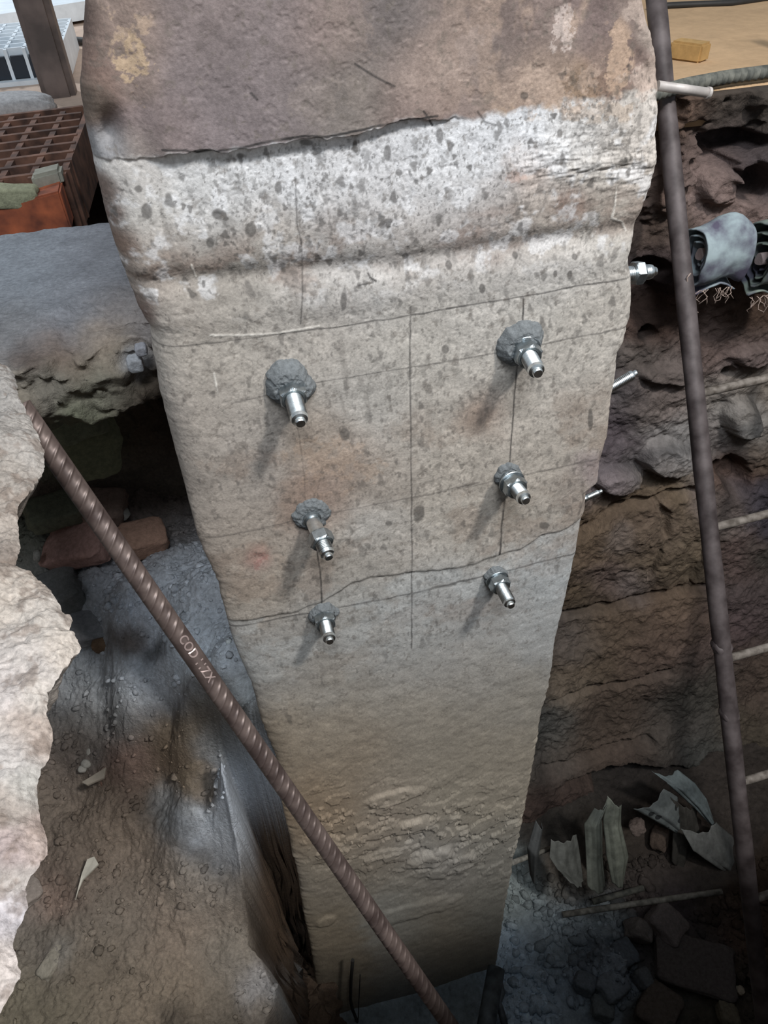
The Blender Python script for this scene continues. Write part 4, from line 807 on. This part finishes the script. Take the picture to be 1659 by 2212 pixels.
# ================================================================== CLOTH ROLLS
M['cloth1'] = metal('faded blue green cloth', (146, 160, 164), 0.95, 0.0, 26, 0.3, 0.8, (84, 80, 98))
M['cloth2'] = metal('faded green purple cloth', (128, 140, 128), 0.95, 0.0, 28, 0.3, 0.8, (76, 76, 90))
M['cloth3'] = earth('dusty mauve cloth lining', 0.95, 20, 0.3, 0.4, 300, 0.002, (176, 160, 158))
M['thread'] = earth('loose thread', 0.9, 90, 0.3, 0.1, 300, 0.001, (168, 150, 140))
def cloth_roll(pxl, pyl, pxr, pyr, yw, rad, turns, mat, label, seed, squash=1.35):
    A = onY(pxl, pyl, yw); B = onY(pxr, pyr, yw); e = empty('cloth_roll', A); inv = Matrix.Translation(-e.location)
    n, k = 150, 34
    T, U = np.meshgrid(np.linspace(0, 1, n), np.linspace(0, 1, k))
    ang = -T*turns*2*math.pi+(turns*2*math.pi-1.9); r = rad*(0.22+0.78*T)
    Q = np.stack([np.cos(ang)*0.8+seed, np.sin(ang)*0.8, U*1.5], -1); r = r*(1+0.16*fbm(Q, 1.6, 3, 0.5, seed))
    base = A[None, None]+(B-A)[None, None]*U[..., None]
    Pm = base.copy(); Pm[..., 1] += r*np.cos(ang)*0.9; Pm[..., 2] += r*np.sin(ang)*squash
    Pm[..., 0] += 0.012*fbm(Q, 1.1, 3, 0.5, seed+5)*(1-U)*2+0.02*(1-T)*(1-U)
    Pm[..., 2] += -0.012*np.sin(U*6+seed)*T
    o = link('cloth_sheet', grid_mesh('cloth_sheet', Pm, None), mat); sm = o.modifiers.new('thickness', 'SOLIDIFY'); sm.thickness = 0.0035
    o.parent = e; o.matrix_parent_inverse = inv
    core = tube('rolled_core', [A+(B-A)*0.12, B], rad*0.22, M['cloth3'], None, 20, wob=0.12); core.parent = e; core.matrix_parent_inverse = inv
    rs = np.random.RandomState(int(seed*10))
    for i in range(16):
        u = rs.rand()*0.95; p = A+(B-A)*u+np.array([0, -rad*0.5, -rad*squash*0.92]); pts = [p]
        for q in range(4): p = p+np.array([rs.uniform(-.010, .012), rs.uniform(-.004, .004), -rs.uniform(.003, .012)]); pts.append(p)
        o = tube('fringe_thread', pts, 0.0008, M['thread'], None, 5); o.parent = e; o.matrix_parent_inverse = inv
    tag(e, label, 'cloth')
cloth_roll(1497, 552, 1602, 540, 0.60, 0.050, 3.2, M['cloth1'], 'faded blue green cloth roll with frayed edge, just right of the ladder rail', 1.0)
cloth_roll(1622, 563, 1760, 545, 0.58, 0.052, 3.2, M['cloth2'], 'greenish frayed cloth roll at the right edge of the photo', 4.0)
o = tube('support_pole', [onY(1560, 524, 0.665), onY(1760, 497, 0.665)], 0.026, earth('sandy pole', 0.9, 40, 0.3, 0.4, 90, 0.003, (176, 150, 126)), None, 20); tag(o, 'tan round pole showing between the two cloth rolls', 'pole')
o = tube('hanging_thread', [onY(a, b, 0.535) for a, b in [(1492, 590), (1484, 600), (1486, 625), (1492, 650), (1500, 672), (1508, 675)]], 0.0013, M['thread'], None, 6); tag(o, 'single pale thread hanging beside the ladder rail under the cloth roll', 'thread')

# ================================================================== HOLLOW WITH CRUMPLED SHEETS
def strip(name, Lp, Rp, label, colour, cat='sheet', crumple=0.012, thick=0.002, seed=0.0, curve=0.02, mat=None):
    """folded sheet through left and right edge points (px, py, y-plane)"""
    A = np.array([onY(*p) for p in Lp]); B = np.array([onY(*p) for p in Rp]); n, k = 60, 34
    t = np.linspace(0, 1, n); tk = np.linspace(0, 1, len(A))
    a = np.stack([np.interp(t, tk, A[:, i]) for i in range(3)], -1); b = np.stack([np.interp(t, tk, B[:, i]) for i in range(3)], -1)
    u = np.linspace(0, 1, k)
    P = a[:, None]+(b-a)[:, None]*u[None, :, None]
    P[..., 1] += curve*np.sin(u*math.pi)[None]*-1+crumple*fbm(P, 12, 3, 0.5, seed)+crumple*0.8*(np.abs(((u*3.3+seed) % 1)-0.5)[None]*2-0.5)
    P[..., 2] += crumple*0.5*fbm(P, 18, 3, 0.5, seed+3)
    o = link(name, grid_mesh(name, P, None), mat or earth(name+' surface', 0.6, 40, 0.35, 0.3, 90, 0.003, colour, spec=0.4)); sm = o.modifiers.new('thickness', 'SOLIDIFY'); sm.thickness = thick
    tag(o, label, cat); return o
def spotted():
    mt = earth('spotted sheet surface', 0.6, 40, 0.3, 0.3, 90, 0.003, (104, 110, 110), spec=0.4); nt = mt.node_tree; N = nt.nodes; L = nt.links
    b = N['Principled BSDF']; src = b.inputs['Base Color'].links[0].from_socket
    tc = N.new('ShaderNodeTexCoord'); v = N.new('ShaderNodeTexVoronoi'); v.inputs['Scale'].default_value = 26; L.new(tc.outputs['Object'], v.inputs['Vector'])
    lt = N.new('ShaderNodeMath'); lt.operation = 'LESS_THAN'; lt.inputs[1].default_value = 0.27; L.new(v.outputs['Distance'], lt.inputs[0])
    mx = N.new('ShaderNodeMixRGB'); L.new(lt.outputs[0], mx.inputs[0]); L.new(src, mx.inputs[1]); mx.inputs[2].default_value = (0.03, 0.033, 0.035, 1)
    L.new(mx.outputs[0], b.inputs['Base Color']); return mt
strip('crumpled_sheet', [(1190, 1812, 0.160), (1186, 1850, 0.130), (1205, 1880, 0.100), (1230, 1905, 0.070)], [(1243, 1800, 0.180), (1252, 1850, 0.140), (1256, 1880, 0.110), (1260, 1905, 0.070)], 'dull grey crumpled sheet, leftmost in the hollow by the column foot', (96, 98, 94), seed=1.2, crumple=0.008)
strip('folded_strip', [(1285, 1745, 0.220), (1262, 1780, 0.200), (1266, 1850, 0.140), (1270, 1915, 0.080)], [(1312, 1720, 0.240), (1298, 1760, 0.200), (1300, 1850, 0.140), (1306, 1915, 0.080)], 'left half of the pale upright folded strips in the hollow', (108, 112, 104), seed=2.1, crumple=0.006)
strip('folded_strip', [(1312, 1718, 0.240), (1304, 1770, 0.200), (1308, 1840, 0.150), (1322, 1905, 0.090)], [(1341, 1738, 0.220), (1340, 1780, 0.190), (1356, 1850, 0.130), (1345, 1900, 0.090)], 'right half of the pale upright folded strips, bent over at the top', (114, 118, 108), seed=3.4, crumple=0.006)
strip('spotted_sheet', [(1368, 1745, 0.220), (1420, 1775, 0.190), (1458, 1798, 0.170)], [(1432, 1702, 0.250), (1462, 1720, 0.230), (1464, 1745, 0.210)], 'grey sheet with dark round spots, tilted in the hollow', (104, 110, 110), seed=4.2, crumple=0.006, mat=spotted())
strip('bent_sheet', [(1405, 1664, 0.300), (1440, 1690, 0.260), (1490, 1735, 0.220), (1530, 1775, 0.190)], [(1462, 1662, 0.300), (1500, 1690, 0.260), (1525, 1725, 0.230), (1538, 1765, 0.200)], 'grey sheet arching over the top of the hollow', (106, 116, 118), seed=5.2, crumple=0.006)
strip('torn_sheet', [(1472, 1793, 0.150), (1495, 1835, 0.110), (1540, 1865, 0.080), (1600, 1905, 0.050)], [(1545, 1775, 0.180), (1590, 1815, 0.140), (1600, 1850, 0.100), (1606, 1890, 0.070)], 'broad grey torn sheet against the ladder rail', (116, 118, 116), seed=6.3, crumple=0.008)
strip('dark_flap', [(1448, 1720, 0.230), (1455, 1780, 0.190), (1450, 1860, 0.130)], [(1500, 1740, 0.230), (1510, 1800, 0.190), (1496, 1880, 0.120)], 'dark upright flap between the spotted and torn sheets', (74, 72, 68), seed=7.3)
strip('metal_offcut', [(1158, 1772, 0.100), (1140, 1830, 0.060), (1146, 1888, 0.030)], [(1168, 1776, 0.100), (1163, 1830, 0.060), (1148, 1892, 0.030)], 'narrow dark metal piece beside the column foot', (60, 62, 62), seed=8.1, crumple=0.003)
for a, b, sz, c_, lb in [(1377, 1785, .026, (112, 100, 94), 'small pinkish stone left of the spotted sheet'), (1425, 1812, .034, (92, 80, 72), 'brown stone under the spotted sheet'), (1438, 1840, .02, (150, 130, 112), 'small tan stone at the foot of the dark flap'), (1390, 1850, .04, (92, 78, 68), 'brown clod beside the upright strips'), (1350, 1870, .032, (110, 106, 98), 'grey stone at the foot of the upright strips')]:
    rock('stone', onY(a, b, 0.20), (sz, sz*.7, sz*.8), (a, b, 1), c_, lb, 'stone', 0.3, 0.15, a*0.01)
# rods and pipes on the pit floor
M['dustrod'] = metal('dusty rod', (148, 146, 138), 0.75, 0.1, 60, 0.25, 0.2, (104, 102, 96))
tag(tube('thin_rod', [onY(1095, 1868, 0.10), onY(1190, 1832, 0.17)], 0.007, M['dustrod'], None, 12), 'thin pale rod running from behind the column to the crumpled sheets', 'rod')
zf = -1.90
tag(tube('long_rod', [onZ(1215, 1976, zf), onZ(1400, 1948, zf+.02), onZ(1560, 1926, zf+.05)], 0.009, M['dustrod'], None, 12), 'long dusty rod lying across the pit floor in front of the sheets', 'rod')
tag(tube('short_rod', [onZ(1280, 1948, zf+.03), onZ(1390, 1918, zf+.04)], 0.009, M['greybar'], None, 12), 'darker short rod lying just behind the long rod', 'rod')
M['pipe'] = metal('dusty dark pipe', (104, 112, 118), 0.6, 0.2, 30, 0.3, 0.2, (66, 72, 76))
tag(tube('steel_pipe', [onZ(1072, 2092, -1.80), onZ(1030, 2330, -1.80)], 0.024, M['pipe'], None, 20), 'grey pipe lying at the column foot, cut off by the bottom of the photo', 'pipe')
tag(tube('curved_offcut', [onZ(a, b, -1.86) for a, b in [(1078, 2120), (1084, 2145), (1076, 2165), (1084, 2190), (1094, 2230)]], 0.010, M['pipe'], None, 12), 'bent dark offcut beside the grey pipe', 'offcut')
M['wire'] = metal('dark tie wire', (38, 36, 34), 0.7, 0.3)
tag(tube('dark_wire', [onY(a, b, -0.03) for a, b in [(762, 2074), (758, 2120), (757, 2160), (762, 2182), (775, 2215)]], 0.0042, M['wire'], None, 10), 'thick dark wire standing against the foot of the column', 'wire')
tag(tube('thin_wire', [onY(a, b, -0.03) for a, b in [(778, 2105), (776, 2150), (773, 2215)]], 0.0014, M['wire'], None, 8), 'hair thin wire just right of the thick dark wire', 'wire')
# stones on the pit floor
for (a, b, s3, rt, c_, bx_, lb, nm) in [
    (1432, 2004, (.048, .05, .04), (0.3, 0.2, 0.5), (128, 120, 118), .6, 'pointed grey stone on the pit floor below the long rod', 'stone'),
    (1376, 2016, (.028, .03, .035), (0.5, 0, 1), (126, 120, 116), .5, 'small upright chip left of the pointed grey stone', 'stone'),
    (1500, 2088, (.11, .07, .022), (0.1, 0.05, -0.5), (98, 92, 90), .8, 'large flat brown slab fragment lying on the pit floor', 'slab_fragment'),
    (1420, 2185, (.06, .05, .03), (0, .1, .6), (92, 84, 78), .6, 'brown flat stone at the bottom, left of centre in the dark corner', 'stone'),
    (1560, 2118, (.018, .01, .01), (0, .4, 1.2), (170, 160, 140), .3, 'small pale sliver on the dark floor near the ladder foot', 'stone'),
    (1598, 2140, (.012, .012, .01), (0, 0, 0), (176, 164, 146), .1, 'tiny round pebble beside the ladder foot', 'pebble'),
    (1320, 2135, (.045, .035, .03), (0, .2, .3), (122, 130, 138), .3, 'grey dusty clod in the middle of the pit floor', 'clod'),
    (1262, 2128, (.026, .03, .025), (0, .3, .9), (112, 120, 128), .3, 'smaller grey clod left of the middle clod', 'clod'),
    (1345, 2066, (.035, .035, .03), (0, .3, .2), (104, 112, 120), .3, 'grey clod behind the middle clod', 'clod'),
    (1384, 2118, (.022, .025, .03), (.2, .3, .2), (106, 110, 114), .3, 'upright grey clod right of the middle clod', 'clod'),
    (1300, 2180, (.03, .03, .02), (.2, .3, 1.2), (108, 114, 116), .3, 'low grey clod near the bottom edge, left of the green scrap', 'clod'),
    (1570, 2195, (.03, .025, .02), (.2, .3, 1.2), (112, 106, 92), .4, 'brownish stone at the bottom edge near the ladder foot', 'stone')]:
    p = onZ(a, b, -1.93); p[2] = -1.935+s3[2]*0.7; rock(nm, p, s3, rt, c_, lb, 'stone' if nm != 'clod' else 'clod', bx_, 0.10, a*0.013)
strip('green_scrap', [(1345, 2180, -0.12), (1325, 2205, -0.14), (1310, 2225, -0.15)], [(1352, 2176, -0.12), (1372, 2202, -0.14), (1385, 2225, -0.15)], 'small dull green scrap at the bottom edge of the pit floor', (104, 118, 84), 'scrap', 0.004)

# ================================================================== RUBBLE ON THE LEFT BANK
def bench_z(x, y): return float(rbf_height(BENCH, np.array([x]), np.array([y]))[0])
for (a, b, z, s3, rt, c_, bx_, lb, nm, ct) in [
    (172, 1178, -0.46, (.068, .042, .022), (0.25, -0.30, -0.35), (176, 142, 134), .8, 'pinkish broken brick behind the leaning rebar', 'broken_brick', 'brick'),
    (118, 1105, -0.40, (.05, .035, .022), (0.2, 0.1, 0.3), (112, 114, 98), .5, 'dull green grey stone left of the rebar, above the brick', 'stone', 'stone'),
    (308, 1165, -0.42, (.042, .034, .022), (0.1, 0.15, 0.2), (150, 120, 104), .7, 'reddish brick lump in the shadow right of the rebar', 'broken_brick', 'brick'),
    (225, 1095, -0.42, (.040, .036, .022), (0.1, 0.1, -0.2), (138, 118, 108), .6, 'brown brick lump behind the rebar, left of the dark crack', 'broken_brick', 'brick'),
    (110, 1290, -0.52, (.060, .045, .03), (0.1, -0.2, 0.2), (122, 124, 124), .7, 'flat grey stone between the slab edge and the brick', 'stone', 'stone'),
    (200, 1350, -0.56, (.045, .04, .02), (0.1, 0.1, 0.1), (134, 136, 140), .4, 'rounded grey mortar lump left of the brown clod', 'mortar_lump', 'stone'),
    (275, 1378, -0.58, (.060, .028, .018), (0.1, 0.15, -0.1), (112, 92, 74), .4, 'flat brown clod left of the rebar middle', 'clod', 'clod'),
    (355, 1410, -0.61, (.020, .045, .016), (0.0, 0.2, 0.35), (62, 68, 72), .3, 'dark slate coloured lump touching the rebar middle', 'stone', 'stone'),
    (270, 1640, -0.74, (.055, .03, .022), (0.3, -0.2, 0.3), (142, 112, 100), .5, 'rounded reddish stone half buried in the lower bank', 'stone', 'stone'),
    (537, 1520, -0.55, (.022, .02, .018), (0, 0, 0), (170, 178, 180), .2, 'pale mortar lump against the column edge', 'mortar_lump', 'stone'),
    (150, 880, -0.10, (.045, .04, .05), (0.2, 0, 0.3), (130, 134, 112), .4, 'greenish stone in the hollow under the ledge', 'stone', 'stone'),
    (185, 960, -0.20, (.05, .04, .06), (0.2, 0.2, 0.3), (128, 130, 104), .4, 'lower greenish stone in the hollow, beside the rebar', 'stone', 'stone'),
    (292, 785, 0.075, (.009, .008, .010), (0, 0, 0), (176, 178, 182), .3, 'pale mortar crumb at the ledge corner by the column', 'mortar_lump', 'stone'),
    (305, 755, 0.095, (.007, .007, .007), (0, 0, 0), (170, 170, 176), .2, 'smaller pale crumb just above the ledge corner crumb', 'mortar_lump', 'stone'),
    (52, 1935, -0.83, (.030, .022, .010), (0, 0, 0.5), (150, 140, 132), .5, 'flat grey chip near the slab, low on the left', 'stone', 'stone'),
    (118, 2072, -0.86, (.030, .014, .010), (0, 0, 0.9), (140, 134, 122), .4, 'oval grey pebble low on the left bank', 'pebble', 'stone')]:
    rock(nm, onZ(a, b, z), s3, rt, c_, lb, ct, bx_, 0.08, a*0.017+b*0.003)
for i, (a, b, sa) in enumerate([(182, 1618, .008), (196, 1628, .010), (186, 1650, .009), (178, 1662, .006), (205, 1612, .006), (200, 1500, .007), (265, 1115, .012), (95, 1090, .012), (108, 1118, .010), (130, 1110, .013), (80, 1200, .008)]):
    z = -.725 if b > 1400 else -.44
    rock('mortar_chip', onZ(a, b, z), (sa*1.3, sa, sa*.8), (i, i*2, i), (166, 164, 158), ['small pale chip above the fan of chips', 'largest pale chip in the crack of the lower bank', 'pale chip under the largest chip', 'tiny chip at the left of the crack', 'tiny chip at the top right of the crack', 'lone pale chip on the grey dust', 'pale crumb right of the brown brick lump', 'grey crumb by the green grey stone, nearest the slab', 'grey crumb below the green grey stone', 'grey crumb right of the green grey stone', 'grey crumb beside the slab notch'][i], 'chip', .3, .15, i*1.3, sub=2)
def shard(pts, z, label, colour):
    bm = bmesh.new(); vs = [bm.verts.new(tuple(onZ(a, b, z+dz))) for a, b, dz in pts]; f = bm.faces.new(vs); r_ = bmesh.ops.extrude_face_region(bm, geom=[f])
    for v_ in [g for g in r_['geom'] if isinstance(g, bmesh.types.BMVert)]: v_.co.z += 0.004
    bmesh.ops.recalc_face_normals(bm, faces=bm.faces)
    tag(bm_mesh('shard', bm, earth('shard surface', 0.7, 60, 0.15, 0.2, 90, 0.002, colour)), label, 'shard')
shard([(190, 1858, .03), (205, 1852, .03), (214, 1868, .025), (200, 1882, .02), (180, 1902, .01), (170, 1925, 0), (164, 1945, 0), (178, 1890, .015)], -.80, 'pale leaf shaped shard standing in the lower bank', (196, 192, 180))
shard([(178, 1692, 0), (230, 1660, .02), (226, 1682, .02), (190, 1698, 0)], -.70, 'pale flat shard below the chips', (170, 162, 150))
